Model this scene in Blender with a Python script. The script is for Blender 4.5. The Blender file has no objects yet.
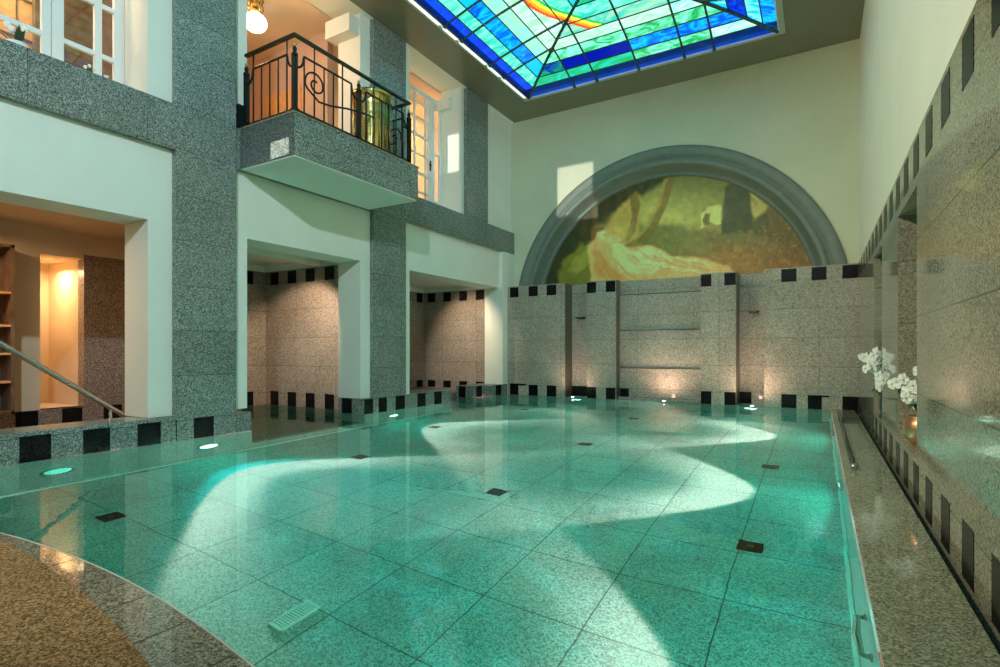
import bpy, math, random
from mathutils import Vector, Matrix
import numpy as np
random.seed(7)
rng = np.random.default_rng(7)
scene = bpy.context.scene
COL = scene.collection

# ------------------------------------------------------------------ camera
TH = math.atan(319 / 540)
cam_d = bpy.data.cameras.new('camera')
cam_d.sensor_width = 36
cam_d.lens = 36 * 540 / 1000
cam_d.shift_y = 0.0165
cam_d.clip_start = 0.02
cam = bpy.data.objects.new('camera', cam_d)
cam.location = (0, 0, 1.2)
cam.rotation_euler = (math.pi / 2, 0, TH)
COL.objects.link(cam)
scene.camera = cam

# ------------------------------------------------------------------ view, world, main lights
scene.view_settings.view_transform = 'Standard'
scene.view_settings.look = 'None'
scene.view_settings.gamma = 1.0
scene.view_settings.use_curve_mapping = False
scene.view_settings.exposure = 0.35
scene.cycles.use_denoising = True
scene.cycles.max_bounces = 10
scene.cycles.diffuse_bounces = 5
scene.cycles.glossy_bounces = 5
scene.cycles.transmission_bounces = 8
scene.cycles.transparent_max_bounces = 12
scene.cycles.sample_clamp_indirect = 6.0
scene.cycles.blur_glossy = 0.6

world = bpy.data.worlds.new('daylight')
scene.world = world
world.use_nodes = True
wn = world.node_tree
wn.nodes['Background'].inputs['Color'].default_value = (0.93, 0.98, 1.0, 1)
wn.nodes['Background'].inputs['Strength'].default_value = 1.6


def light(name, kind, loc, energy, color=(1, 1, 1), target=None, **kw):
    d = bpy.data.lights.new(name, kind)
    d.energy = energy
    d.color = color
    for k, v in kw.items():
        setattr(d, k, v)
    o = bpy.data.objects.new(name, d)
    o.location = loc
    if target is not None:
        v = Vector(target) - Vector(loc)
        o.rotation_euler = v.to_track_quat('-Z', 'Y').to_euler()
    COL.objects.link(o)
    return o


# unseen spots with a rectangular mask, added to lay bright patches on three faces
def patch_spot(src, dst, half_w, half_h, e, edge=0.12):
    o = light('patch_spot', 'SPOT', src, e, (1.0, 0.95, 0.86), target=dst, shadow_soft_size=0.004,
              spot_size=2.6 * math.atan(math.hypot(half_w, half_h) / (Vector(dst) - Vector(src)).length), spot_blend=0.0)
    D_ = (Vector(dst) - Vector(src)).length
    d = o.data; d.use_nodes = True; nt = d.node_tree; em = nt.nodes.get('Emission')
    tc = nt.nodes.new('ShaderNodeTexCoord'); sx = nt.nodes.new('ShaderNodeSeparateXYZ')
    nt.links.new(tc.outputs['Normal'], sx.inputs[0])
    outs = []
    for ax, h in (('X', half_w), ('Y', half_h)):
        dv = nt.nodes.new('ShaderNodeMath'); dv.operation = 'DIVIDE'
        nt.links.new(sx.outputs[ax], dv.inputs[0]); nt.links.new(sx.outputs['Z'], dv.inputs[1])
        ab = nt.nodes.new('ShaderNodeMath'); ab.operation = 'ABSOLUTE'; nt.links.new(dv.outputs[0], ab.inputs[0])
        mr = nt.nodes.new('ShaderNodeMapRange'); nt.links.new(ab.outputs[0], mr.inputs['Value'])
        mr.inputs['From Min'].default_value = h / D_ * (1 - edge); mr.inputs['From Max'].default_value = h / D_
        mr.inputs['To Min'].default_value = 1.0; mr.inputs['To Max'].default_value = 0.0
        outs.append(mr.outputs[0])
    mu = nt.nodes.new('ShaderNodeMath'); mu.operation = 'MULTIPLY'
    nt.links.new(outs[0], mu.inputs[0]); nt.links.new(outs[1], mu.inputs[1]); nt.links.new(mu.outputs[0], em.inputs['Strength'])
    return o


patch_spot((-5.0, -3.6, 6.4), (-5.47, 13.1, 5.36), 0.53, 0.70, 6500)
patch_spot((-5.4, -3.6, 5.2), (-6.40, 4.86, 3.98), 0.20, 0.12, 9000)
patch_spot((-3.4, -3.6, 6.4), (-7.60, 10.65, 5.95), 0.17, 0.48, 6000)
# daylight enters through the stained glass roof light (portal guides the sky sampling)
portal = light('roof_light_portal', 'AREA', (-3.445, 6.6, 7.42), 1.0, shape='RECTANGLE', size=5.5, size_y=10.6)
portal.data.cycles.is_portal = True
# flood lamp high on the right, behind the viewer: throws the balcony's shadow on the left wall
light('hall_flood', 'SPOT', (0.0, -1.9, 6.6), 1550, (0.66, 0.87, 1.0), target=(-7.3, 5.5, 2.6),
      spot_size=math.radians(95), spot_blend=0.7, shadow_soft_size=0.10)
light('hall_wall_fill', 'SPOT', (-6.7, 0.6, 6.9), 1800, (1.0, 0.90, 0.72), target=(0.7, 6.6, 3.2),
      spot_size=math.radians(78), spot_blend=0.9, shadow_soft_size=0.12)  # added fill lamp without a known source, brightens the right wall

# ------------------------------------------------------------------ materials


def new_mat(name):
    m = bpy.data.materials.new(name)
    m.use_nodes = True
    nt = m.node_tree
    b = nt.nodes['Principled BSDF']
    return m, nt, b


def plain(name, col, rough=0.6, metal=0.0, emit=None, estr=0.0, noise=0.0, nscale=4.0, spec=0.5):
    m, nt, b = new_mat(name)
    b.inputs['Roughness'].default_value = rough
    b.inputs['Metallic'].default_value = metal
    b.inputs['Specular IOR Level'].default_value = spec
    b.inputs['Base Color'].default_value = (*col, 1)
    if noise:
        tc = nt.nodes.new('ShaderNodeTexCoord')
        n = nt.nodes.new('ShaderNodeTexNoise')
        n.inputs['Scale'].default_value = nscale
        n.inputs['Detail'].default_value = 5
        nt.links.new(tc.outputs['Object'], n.inputs['Vector'])
        r = nt.nodes.new('ShaderNodeValToRGB')
        r.color_ramp.elements[0].position = 0.3
        r.color_ramp.elements[1].position = 0.7
        r.color_ramp.elements[0].color = (*[c * (1 - noise) for c in col], 1)
        r.color_ramp.elements[1].color = (*[min(1, c * (1 + noise)) for c in col], 1)
        nt.links.new(n.outputs['Fac'], r.inputs['Fac'])
        nt.links.new(r.outputs['Color'], b.inputs['Base Color'])
    if emit:
        b.inputs['Emission Color'].default_value = (*emit, 1)
        b.inputs['Emission Strength'].default_value = estr
    return m


def granite(name, dark, mid, lite, rough=0.2, scale=55, joints=None, jw=1.2, jh=0.6, jo=(0.0, 0.26), jm=0.005,
            jcol=0.45, bump=0.0, spec=0.5):
    """speckled granite; joints = 'YZ' / 'XZ' / 'XY' draws slab joints in that plane"""
    m, nt, b = new_mat(name)
    L = nt.links
    tc = nt.nodes.new('ShaderNodeTexCoord')
    v = nt.nodes.new('ShaderNodeTexVoronoi')
    v.inputs['Scale'].default_value = scale
    L.new(tc.outputs['Object'], v.inputs['Vector'])
    sep = nt.nodes.new('ShaderNodeSeparateColor')
    L.new(v.outputs['Color'], sep.inputs['Color'])
    n2 = nt.nodes.new('ShaderNodeTexNoise')
    n2.inputs['Scale'].default_value = scale * 1.9
    n2.inputs['Detail'].default_value = 3
    L.new(tc.outputs['Object'], n2.inputs['Vector'])
    n3 = nt.nodes.new('ShaderNodeTexNoise')
    n3.inputs['Scale'].default_value = 1.1
    n3.inputs['Detail'].default_value = 4
    L.new(tc.outputs['Object'], n3.inputs['Vector'])
    mix = nt.nodes.new('ShaderNodeMath'); mix.operation = 'MULTIPLY_ADD'
    L.new(sep.outputs['Red'], mix.inputs[0]); mix.inputs[1].default_value = 0.55
    mm = nt.nodes.new('ShaderNodeMath'); mm.operation = 'MULTIPLY'
    L.new(n2.outputs['Fac'], mm.inputs[0]); mm.inputs[1].default_value = 0.45
    L.new(mm.outputs[0], mix.inputs[2])
    r = nt.nodes.new('ShaderNodeValToRGB')
    e = r.color_ramp.elements
    e[0].position = 0.16; e[0].color = (*dark, 1)
    e[1].position = 0.80; e[1].color = (*lite, 1)
    k = r.color_ramp.elements.new(0.46); k.color = (*mid, 1)
    L.new(mix.outputs[0], r.inputs['Fac'])
    # large cloudy variation
    ml = nt.nodes.new('ShaderNodeMapRange')
    L.new(n3.outputs['Fac'], ml.inputs['Value'])
    ml.inputs['From Min'].default_value = 0.3; ml.inputs['From Max'].default_value = 0.7
    ml.inputs['To Min'].default_value = 0.86; ml.inputs['To Max'].default_value = 1.1
    vm = nt.nodes.new('ShaderNodeVectorMath'); vm.operation = 'SCALE'
    L.new(r.outputs['Color'], vm.inputs[0]); L.new(ml.outputs[0], vm.inputs['Scale'])
    out = vm.outputs[0]
    if joints:
        sx = nt.nodes.new('ShaderNodeSeparateXYZ'); L.new(tc.outputs['Object'], sx.inputs[0])
        cx = nt.nodes.new('ShaderNodeCombineXYZ')
        for i, ax in enumerate(joints):
            ad = nt.nodes.new('ShaderNodeMath'); ad.operation = 'SUBTRACT'
            L.new(sx.outputs[ax], ad.inputs[0]); ad.inputs[1].default_value = jo[i] - 50 * (jw, jh)[i]
            L.new(ad.outputs[0], cx.inputs[i])
        br = nt.nodes.new('ShaderNodeTexBrick')
        br.offset = 0.0; br.squash = 1.0
        br.inputs['Scale'].default_value = 1.0
        br.inputs['Brick Width'].default_value = jw
        br.inputs['Row Height'].default_value = jh
        br.inputs['Mortar Size'].default_value = jm
        br.inputs['Mortar Smooth'].default_value = 0.2
        br.inputs['Bias'].default_value = -1.0
        br.inputs['Color1'].default_value = (1, 1, 1, 1)
        br.inputs['Color2'].default_value = (0.86, 0.86, 0.86, 1)
        br.inputs['Mortar'].default_value = (jcol, jcol, jcol, 1)
        L.new(cx.outputs[0], br.inputs['Vector'])
        br.inputs['Bias'].default_value = 0.0
        mu = nt.nodes.new('ShaderNodeMix'); mu.data_type = 'RGBA'; mu.blend_type = 'MULTIPLY'
        mu.inputs[0].default_value = 1.0
        L.new(out, mu.inputs[6]); L.new(br.outputs['Color'], mu.inputs[7])
        out = mu.outputs[2]
    L.new(out, b.inputs['Base Color'])
    b.inputs['Roughness'].default_value = rough
    b.inputs['Specular IOR Level'].default_value = spec
    if bump:
        bp = nt.nodes.new('ShaderNodeBump')
        bp.inputs['Strength'].default_value = bump
        bp.inputs['Distance'].default_value = 0.01
        L.new(n2.outputs['Fac'], bp.inputs['Height'])
        L.new(bp.outputs['Normal'], b.inputs['Normal'])
    return m


GD, GM, GL = (0.028, 0.027, 0.024), (0.20, 0.19, 0.165), (0.52, 0.49, 0.43)
M = {}
M['granite_left'] = granite('granite_left', (0.025, 0.028, 0.022), (0.165, 0.20, 0.17), (0.46, 0.53, 0.47), 0.2, 95, 'YZ')
M['granite_back'] = granite('granite_back', (0.16, 0.14, 0.105), (0.40, 0.36, 0.28), (0.66, 0.60, 0.49), 0.12, 80, 'XZ', jw=1.9)
M['granite_right'] = granite('granite_right', (0.13, 0.12, 0.075), (0.31, 0.29, 0.20), (0.52, 0.49, 0.36), 0.06, 110, 'YZ', jw=2.4)
M['granite_niche'] = granite('granite_niche', (0.10, 0.085, 0.07), (0.32, 0.27, 0.22), (0.60, 0.52, 0.44), 0.13, 90, 'XZ')
M['granite_rough'] = granite('granite_rough', (0.03, 0.025, 0.02), (0.20, 0.15, 0.115), (0.45, 0.36, 0.30), 0.4, 90)
M['coping'] = granite('granite_coping', (0.04, 0.032, 0.02), (0.22, 0.18, 0.11), (0.46, 0.40, 0.27), 0.02, 120)
M['deck_brown'] = granite('granite_deck_brown', (0.04, 0.02, 0.006), (0.27, 0.125, 0.038), (0.62, 0.35, 0.15), 0.75, 120, bump=0.4, spec=0.2)
M['deck_wet'] = granite('granite_deck_wet', (0.06, 0.06, 0.03), (0.25, 0.25, 0.15), (0.50, 0.50, 0.36), 0.07, 120)
M['pool_floor'] = granite('granite_pool_floor', (0.15, 0.15, 0.15), (0.42, 0.43, 0.42), (0.70, 0.71, 0.70), 0.5, 95, 'XY',
                          jw=0.775, jh=0.775, jo=(-0.59, 0.285), jm=0.006, jcol=0.25)
M['pool_side'] = granite('granite_pool_side', (0.14, 0.17, 0.15), (0.34, 0.38, 0.35), (0.52, 0.56, 0.53), 0.5, 95)
M['return_shade'] = granite('return_shade', (0.02, 0.02, 0.012), (0.085, 0.08, 0.05), (0.17, 0.16, 0.11), 0.3, 80)  # dark tone stands in for shade on the recess flanks
M['black_tile'] = plain('black_tile', (0.007, 0.0065, 0.007), 0.25, noise=0.4, nscale=60, spec=0.22)
M['white_plaster'] = plain('white_plaster', (0.80, 0.82, 0.72), 0.6, noise=0.03, nscale=1.5)
M['cream_plaster'] = plain('cream_plaster', (0.66, 0.66, 0.47), 0.6, noise=0.04, nscale=1.2)
M['right_plaster'] = plain('right_plaster', (0.82, 0.80, 0.66), 0.5, noise=0.03, nscale=1.2)
M['warm_plaster'] = plain('warm_plaster', (0.70, 0.55, 0.38), 0.7, noise=0.05, nscale=2)
M['salmon_plaster'] = plain('salmon_plaster', (0.50, 0.34, 0.25), 0.7, noise=0.05, nscale=2)
M['ceiling'] = plain('ceiling_paint', (0.21, 0.20, 0.13), 0.18, noise=0.06, nscale=1)
M['sky_trim'] = plain('roof_light_trim_paint', (0.42, 0.52, 0.44), 0.4)
M['white_glaze'] = plain('white_glaze', (0.92, 0.93, 0.92), 0.3)
M['white_paint'] = plain('white_paint', (0.80, 0.83, 0.80), 0.4)
M['iron'] = plain('wrought_iron', (0.018, 0.017, 0.015), 0.38, 0.6)
M['rail_top'] = plain('handrail_bronze', (0.06, 0.05, 0.035), 0.3, 0.8)
M['gold'] = plain('gilding', (0.75, 0.62, 0.25), 0.3, 1.0)
M['brass'] = plain('aged_brass', (0.62, 0.50, 0.17), 0.24, 1.0, noise=0.2, nscale=5)
M['steel'] = plain('polished_steel', (0.62, 0.60, 0.56), 0.2, 1.0)
M['steel_dark'] = plain('dark_bronze_metal', (0.20, 0.16, 0.12), 0.25, 1.0)
M['copper'] = plain('copper', (0.72, 0.38, 0.19), 0.3, 0.9)
M['arch_stone'] = plain('arch_moulding_paint', (0.19, 0.225, 0.18), 0.5, noise=0.08, nscale=6)
M['leading'] = plain('lead_bars', (0.06, 0.10, 0.085), 0.5, 0.3)
M['wood'] = plain('oak_wood', (0.62, 0.33, 0.13), 0.4, noise=0.15, nscale=9)
M['dark_wood'] = plain('dark_wood', (0.14, 0.085, 0.05), 0.45, noise=0.3, nscale=9)
M['slot'] = plain('slot_black', (0.006, 0.006, 0.006), 0.6)
M['petal'] = plain('white_petal', (0.90, 0.90, 0.82), 0.6)
M['petal_core'] = plain('petal_core', (0.55, 0.45, 0.15), 0.6)
M['leaf'] = plain('leaf_green', (0.03, 0.07, 0.025), 0.4)
M['stem'] = plain('stem_brown', (0.10, 0.08, 0.04), 0.6)
M['rim_stone'] = plain('pale_rim_stone', (0.55, 0.55, 0.42), 0.4)
M['grille'] = plain('white_grille', (0.85, 0.88, 0.88), 0.4)
M['vase_glass'] = plain('dark_green_glass', (0.02, 0.09, 0.06), 0.08)
M['floor_stone'] = plain('interior_floor', (0.35, 0.27, 0.18), 0.4, noise=0.1, nscale=3)
M['lamp_glow'] = plain('lamp_glass_glow', (1, 1, 1), 0.4, emit=(1.0, 0.93, 0.8), estr=4.0)
M['globe_glow'] = plain('globe_glass_glow', (1, 1, 1), 0.4, emit=(1.0, 0.86, 0.62), estr=5.0)
M['pool_lens'] = plain('pool_lamp_lens_glow', (1, 1, 1), 0.3, emit=(1.0, 0.6, 0.55), estr=6)
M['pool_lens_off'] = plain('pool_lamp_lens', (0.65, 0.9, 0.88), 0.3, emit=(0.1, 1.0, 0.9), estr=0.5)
M['white_glow'] = plain('opal_glazing', (0.9, 0.95, 0.9), 0.4, emit=(0.9, 1.0, 0.93), estr=0.8)


def glass_mat(name, tint=(0.95, 0.97, 0.95), refl=0.9):
    m = bpy.data.materials.new(name); m.use_nodes = True
    nt = m.node_tree; nt.nodes.clear(); L = nt.links
    o = nt.nodes.new('ShaderNodeOutputMaterial')
    t = nt.nodes.new('ShaderNodeBsdfTransparent'); t.inputs[0].default_value = (*tint, 1)
    g = nt.nodes.new('ShaderNodeBsdfGlossy'); g.inputs['Roughness'].default_value = 0.02
    lw = nt.nodes.new('ShaderNodeLayerWeight'); lw.inputs[0].default_value = 0.5
    pw = nt.nodes.new('ShaderNodeMath'); pw.operation = 'POWER'; pw.inputs[1].default_value = 4.0
    L.new(lw.outputs['Facing'], pw.inputs[0])
    f = nt.nodes.new('ShaderNodeMath'); f.operation = 'MULTIPLY_ADD'; f.inputs[1].default_value = 0.8; f.inputs[2].default_value = 0.04
    L.new(pw.outputs[0], f.inputs[0])
    mx = nt.nodes.new('ShaderNodeMixShader')
    L.new(f.outputs[0], mx.inputs[0]); L.new(t.outputs[0], mx.inputs[1]); L.new(g.outputs[0], mx.inputs[2])
    L.new(mx.outputs[0], o.inputs[0])
    return m


M['glass'] = glass_mat('window_glass')


def stained_mat():
    m = bpy.data.materials.new('stained_glass'); m.use_nodes = True
    nt = m.node_tree; nt.nodes.clear(); L = nt.links
    o = nt.nodes.new('ShaderNodeOutputMaterial')
    a = nt.nodes.new('ShaderNodeAttribute'); a.attribute_name = 'pane'
    b = nt.nodes.new('ShaderNodeAttribute'); b.attribute_name = 'pane_b'
    tc = nt.nodes.new('ShaderNodeTexCoord')
    mp = nt.nodes.new('ShaderNodeMapping'); mp.inputs['Scale'].default_value = (1.0, 2.2, 1.0)
    L.new(tc.outputs['Object'], mp.inputs[0])
    n = nt.nodes.new('ShaderNodeTexNoise'); n.inputs['Scale'].default_value = 2.3
    n.inputs['Detail'].default_value = 6; n.inputs['Distortion'].default_value = 1.6
    L.new(mp.outputs[0], n.inputs['Vector'])
    r = nt.nodes.new('ShaderNodeMapRange'); r.inputs['From Min'].default_value = 0.38; r.inputs['From Max'].default_value = 0.62
    L.new(n.outputs['Fac'], r.inputs['Value'])
    mx = nt.nodes.new('ShaderNodeMix'); mx.data_type = 'RGBA'
    L.new(r.outputs[0], mx.inputs[0]); L.new(a.outputs['Color'], mx.inputs[6]); L.new(b.outputs['Color'], mx.inputs[7])
    t = nt.nodes.new('ShaderNodeBsdfTransparent'); L.new(mx.outputs[2], t.inputs[0])
    g = nt.nodes.new('ShaderNodeBsdfGlossy'); g.inputs['Roughness'].default_value = 0.1
    ms = nt.nodes.new('ShaderNodeMixShader'); ms.inputs[0].default_value = 0.04
    L.new(t.outputs[0], ms.inputs[1]); L.new(g.outputs[0], ms.inputs[2]); L.new(ms.outputs[0], o.inputs[0])
    return m


M['stained'] = stained_mat()


def water_mat():
    m = bpy.data.materials.new('pool_water'); m.use_nodes = True
    nt = m.node_tree; nt.nodes.clear(); L = nt.links
    o = nt.nodes.new('ShaderNodeOutputMaterial')
    tc = nt.nodes.new('ShaderNodeTexCoord')
    n = nt.nodes.new('ShaderNodeTexNoise'); n.inputs['Scale'].default_value = 2.2; n.inputs['Detail'].default_value = 2
    L.new(tc.outputs['Object'], n.inputs['Vector'])
    bp = nt.nodes.new('ShaderNodeBump'); bp.inputs['Strength'].default_value = 0.16; bp.inputs['Distance'].default_value = 0.02
    L.new(n.outputs['Fac'], bp.inputs['Height'])
    rf = nt.nodes.new('ShaderNodeBsdfRefraction'); rf.inputs['IOR'].default_value = 1.33
    rf.inputs['Roughness'].default_value = 0.0; rf.inputs['Color'].default_value = (0.17, 0.90, 0.74, 1)
    gl = nt.nodes.new('ShaderNodeBsdfGlossy'); gl.inputs['Roughness'].default_value = 0.0
    fr = nt.nodes.new('ShaderNodeFresnel'); fr.inputs[0].default_value = 1.2
    for x in (rf, gl, fr):
        L.new(bp.outputs[0], x.inputs['Normal'])
    mx = nt.nodes.new('ShaderNodeMixShader')
    L.new(fr.outputs[0], mx.inputs[0]); L.new(rf.outputs[0], mx.inputs[1]); L.new(gl.outputs[0], mx.inputs[2])
    L.new(mx.outputs[0], o.inputs[0])
    return m


M['water'] = water_mat()


def vcol_mat(name, attr, rough=0.6):
    m, nt, b = new_mat(name)
    a = nt.nodes.new('ShaderNodeAttribute'); a.attribute_name = attr
    nt.links.new(a.outputs['Color'], b.inputs['Base Color'])
    b.inputs['Roughness'].default_value = rough
    return m


M['mural'] = vcol_mat('mural_pigment', 'paint', 0.45)

# ------------------------------------------------------------------ mesh helpers


class MB:
    def __init__(s):
        s.v = []; s.f = []; s.m = []; s.sm = []; s.mats = []

    def mi(s, mat):
        if mat not in s.mats:
            s.mats.append(mat)
        return s.mats.index(mat)

    def add(s, vs, fs, mat, smooth=False):
        b = len(s.v); k = s.mi(mat)
        s.v += [tuple(v) for v in vs]
        for f in fs:
            s.f.append([b + i for i in f]); s.m.append(k); s.sm.append(smooth)
        return s

    def box(s, x0, x1, y0, y1, z0, z1, mat):
        x0, x1 = sorted((x0, x1)); y0, y1 = sorted((y0, y1)); z0, z1 = sorted((z0, z1))
        vs = [(x0, y0, z0), (x1, y0, z0), (x1, y1, z0), (x0, y1, z0), (x0, y0, z1), (x1, y0, z1), (x1, y1, z1), (x0, y1, z1)]
        fs = [(0, 3, 2, 1), (4, 5, 6, 7), (0, 1, 5, 4), (1, 2, 6, 5), (2, 3, 7, 6), (3, 0, 4, 7)]
        return s.add(vs, fs, mat)

    def tube(s, pts, r, mat, n=8, caps=True, rad=None):
        pts = [Vector(p) for p in pts]
        rings = []
        up = None
        for i, p in enumerate(pts):
            if i == 0: t = pts[1] - p
            elif i == len(pts) - 1: t = p - pts[i - 1]
            else: t = (pts[i + 1] - p).normalized() + (p - pts[i - 1]).normalized()
            t.normalize()
            if up is None:
                up = Vector((0, 0, 1)) if abs(t.z) < 0.9 else Vector((1, 0, 0))
            a = t.cross(up).normalized(); bb = a.cross(t).normalized(); up = bb
            rr = rad[i] if rad else r
            rings.append([p + (a * math.cos(2 * math.pi * k / n) + bb * math.sin(2 * math.pi * k / n)) * rr for k in range(n)])
        vs = [v for ring in rings for v in ring]
        fs = []
        for i in range(len(pts) - 1):
            for k in range(n):
                fs.append((i * n + k, i * n + (k + 1) % n, (i + 1) * n + (k + 1) % n, (i + 1) * n + k))
        if caps:
            fs.append(tuple(reversed(range(n)))); fs.append(tuple((len(pts) - 1) * n + k for k in range(n)))
        return s.add(vs, fs, mat, True)

    def lathe(s, prof, c, mat, n=24, axis='Z', closed=True):
        """prof = [(r, h)...] turned about an axis through c"""
        vs = []; fs = []
        for (r, h) in prof:
            for k in range(n):
                a = 2 * math.pi * k / n
                p = (r * math.cos(a), r * math.sin(a), h)
                if axis == 'X': p = (h, p[0], p[1])
                if axis == 'Y': p = (p[0], h, p[1])
                vs.append((c[0] + p[0], c[1] + p[1], c[2] + p[2]))
        for i in range(len(prof) - 1):
            for k in range(n):
                fs.append((i * n + k, i * n + (k + 1) % n, (i + 1) * n + (k + 1) % n, (i + 1) * n + k))
        if closed:
            fs.append(tuple(reversed(range(n)))); fs.append(tuple((len(prof) - 1) * n + k for k in range(n)))
        return s.add(vs, fs, mat, True)

    def ball(s, c, r, mat, n=12, m=8, sz=1.0):
        prof = [(max(1e-4, r * math.sin(math.pi * i / m)), -r * sz * math.cos(math.pi * i / m)) for i in range(m + 1)]
        return s.lathe(prof, c, mat, n)

    def build(s, name, parent=None, bevel=0.0):
        me = bpy.data.meshes.new(name)
        me.from_pydata([tuple(v) for v in s.v], [], s.f)
        for mt in s.mats: me.materials.append(mt)
        me.polygons.foreach_set('material_index', s.m)
        me.polygons.foreach_set('use_smooth', s.sm)
        me.update()
        o = bpy.data.objects.new(name, me); COL.objects.link(o)
        if parent: o.parent = parent
        if bevel:
            b = o.modifiers.new('b', 'BEVEL'); b.width = bevel; b.segments = 2; b.limit_method = 'ANGLE'
        return o


def tag(o, label=None, cat=None, group=None, kind=None):
    if label: o['label'] = label
    if cat: o['category'] = cat
    if group: o['group'] = group
    if kind: o['kind'] = kind
    return o


def empty(name, loc=(0, 0, 0)):
    o = bpy.data.objects.new(name, None); o.location = loc; o.empty_display_size = 0.1
    COL.objects.link(o); return o


def struct(mb, name, label, cat, **k):
    return tag(mb.build(name, **k), label, cat, None, 'structure')


def copy_tree(root):
    def rec(o, parent):
        c = o.copy(); COL.objects.link(c)
        if parent: c.parent = parent
        for ch in [x for x in COL.objects if x.parent == o]:
            rec(ch, c)
        return c
    return rec(root, None)


XP, XW, XI = -7.28, -7.38, -7.96     # pillar face, plaster face, inner face of the left wall
ZC = 7.5                              # main ceiling
YB, YU = 12.72, 13.10                 # back cladding face, upper back wall
XR, XRU = 0.66, 0.71                  # right cladding face, upper right wall
TILE, PITCH = 0.275, 0.575
G, BK, WP = M['granite_left'], M['black_tile'], M['white_plaster']

# ================================================================== POOL SHELL
mb = MB(); mb.box(-10.7, 0.5, -1.0, 13.3, -1.6, -1.45, M['pool_floor'])
struct(mb, 'floor', 'speckled granite pool floor with square slab joints seen through the green water', 'floor')
mb = MB()
for a, b in ((-1.0, 5.04), (7.36, 10.12)):
    mb.box(-7.9, XP + 0.012, a, b, -1.45, -0.004, M['pool_side'])
struct(mb, 'wall_pool_left', 'submerged granite side of the pool under the left ledge and pillars', 'pool wall')
mb = MB(); mb.box(-7.3, 0.21, YB - 0.012, 13.3, -1.45, -0.02, M['pool_side'])
struct(mb, 'wall_pool_back', 'submerged granite end wall of the pool below the clad back wall', 'pool wall')
mb = MB(); mb.box(0.21, 0.62, -1.0, YB, -1.45, -0.06, M['pool_side'])
struct(mb, 'wall_pool_right', 'submerged granite side of the pool under the right deck', 'pool wall')
# pale cove along the foot of the pool walls
mb = MB()
mb.box(0.178, 0.205, 1.0, YB, -1.45, -1.42, M['white_glaze'])
mb.box(XP + 0.02, XP + 0.055, 0.5, 10.12, -1.45, -1.42, M['white_glaze'])
struct(mb, 'trim_1', 'pale strip along the foot of the submerged pool walls', 'trim')
# raised floor of the flooded middle bay
mb = MB(); mb.box(-10.6, XP - 0.02, 5.04, 7.36, -1.45, -1.1, M['granite_rough'])
mb.box(XP - 0.14, XP + 0.0, 5.04, 7.36, -1.45, -1.09, M['pool_side'])
struct(mb, 'floor_bay', 'raised granite step under water in the opening of the middle bay', 'step')


def rim(x): return 1.44 - (x + 3.55) ** 2 / 18.5
def brown(x): return 1.31 - (x + 4.4) ** 2 * 0.047


def strip(mb, x0, x1, fa, fb, z0, z1, mat, n=60):
    xs = [x0 + (x1 - x0) * i / n for i in range(n + 1)]
    vs = []
    for x in xs: vs += [(x, fa(x), z1), (x, fb(x), z1), (x, fa(x), z0), (x, fb(x), z0)]
    fs = []
    for i in range(n):
        a = 4 * i; b = a + 4
        fs += [(a, b, b + 1, a + 1), (a + 2, a + 3, b + 3, b + 2), (a, a + 2, b + 2, b), (a + 1, b + 1, b + 3, a + 3)]
    fs += [(0, 1, 3, 2), (4 * n, 4 * n + 2, 4 * n + 3, 4 * n + 1)]
    mb.add(vs, fs, mat)


mb = MB(); strip(mb, -7.26, 0.6, lambda x: brown(x) - 0.02, rim, -1.45, 0.004, M['coping'])
strip(mb, -7.26, 0.6, lambda x: rim(x) - 0.005, lambda x: rim(x) + 0.003, -0.05, 0.0055, M['rim_stone'])
# slab joints cut across the coping
for x in [-6.6 + 0.42 * i for i in range(17)]:
    mb.box(x - 0.004, x + 0.004, brown(x) + 0.005, rim(x) - 0.02, 0.0, 0.0045, M['slot'])
struct(mb, 'trim_2', 'curved wet granite coping at the near end of the pool', 'pool coping')
mb = MB(); strip(mb, -7.26, 0.6, lambda x: -4.0, brown, -0.3, 0.02, M['deck_brown'])
struct(mb, 'floor_deck', 'rough brown granite deck at the near left edge of the pool', 'deck')
# water surface
mb = MB()
n = 60; xs = [-7.27 + 7.47 * i / n for i in range(n + 1)]
vs = []
for x in xs: vs += [(x, rim(x) - 0.01, 0), (x, 12.84, 0)]
fs = [(2 * i, 2 * i + 2, 2 * i + 3, 2 * i + 1) for i in range(n)]
mb.add(vs, fs, M['water'])
for (ya, yb, xa) in ((5.04, 7.36, -10.6), (10.12, 11.35, -8.1)):
    mb.add([(xa, ya, 0), (-7.27, ya, 0), (-7.27, yb, 0), (xa, yb, 0)], [(0, 1, 2, 3)], M['water'])
mb.add([(-10.6, 7.36, 0), (XI, 7.36, 0), (XI, 7.70, 0), (-10.6, 7.70, 0)], [(0, 1, 2, 3)], M['water'])
wo = mb.build('pool_water'); tag(wo, 'calm clear green water filling the indoor pool', 'water', None, 'stuff')

# right deck, slot and coping
mb = MB(); mb.box(0.21, 0.605, -1.0, YB, -0.06, 0.012, M['deck_wet'])
struct(mb, 'floor_walkway', 'narrow wet granite walkway between the pool and the right wall', 'walkway')
mb = MB(); mb.box(0.605, XR + 0.3, -1.0, YB, -0.4, -0.12, M['slot'])
struct(mb, 'trim_3', 'dark drainage slot between the walkway and the right wall', 'slot')

# ================================================================== LEFT WALL
mb = MB()
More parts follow.
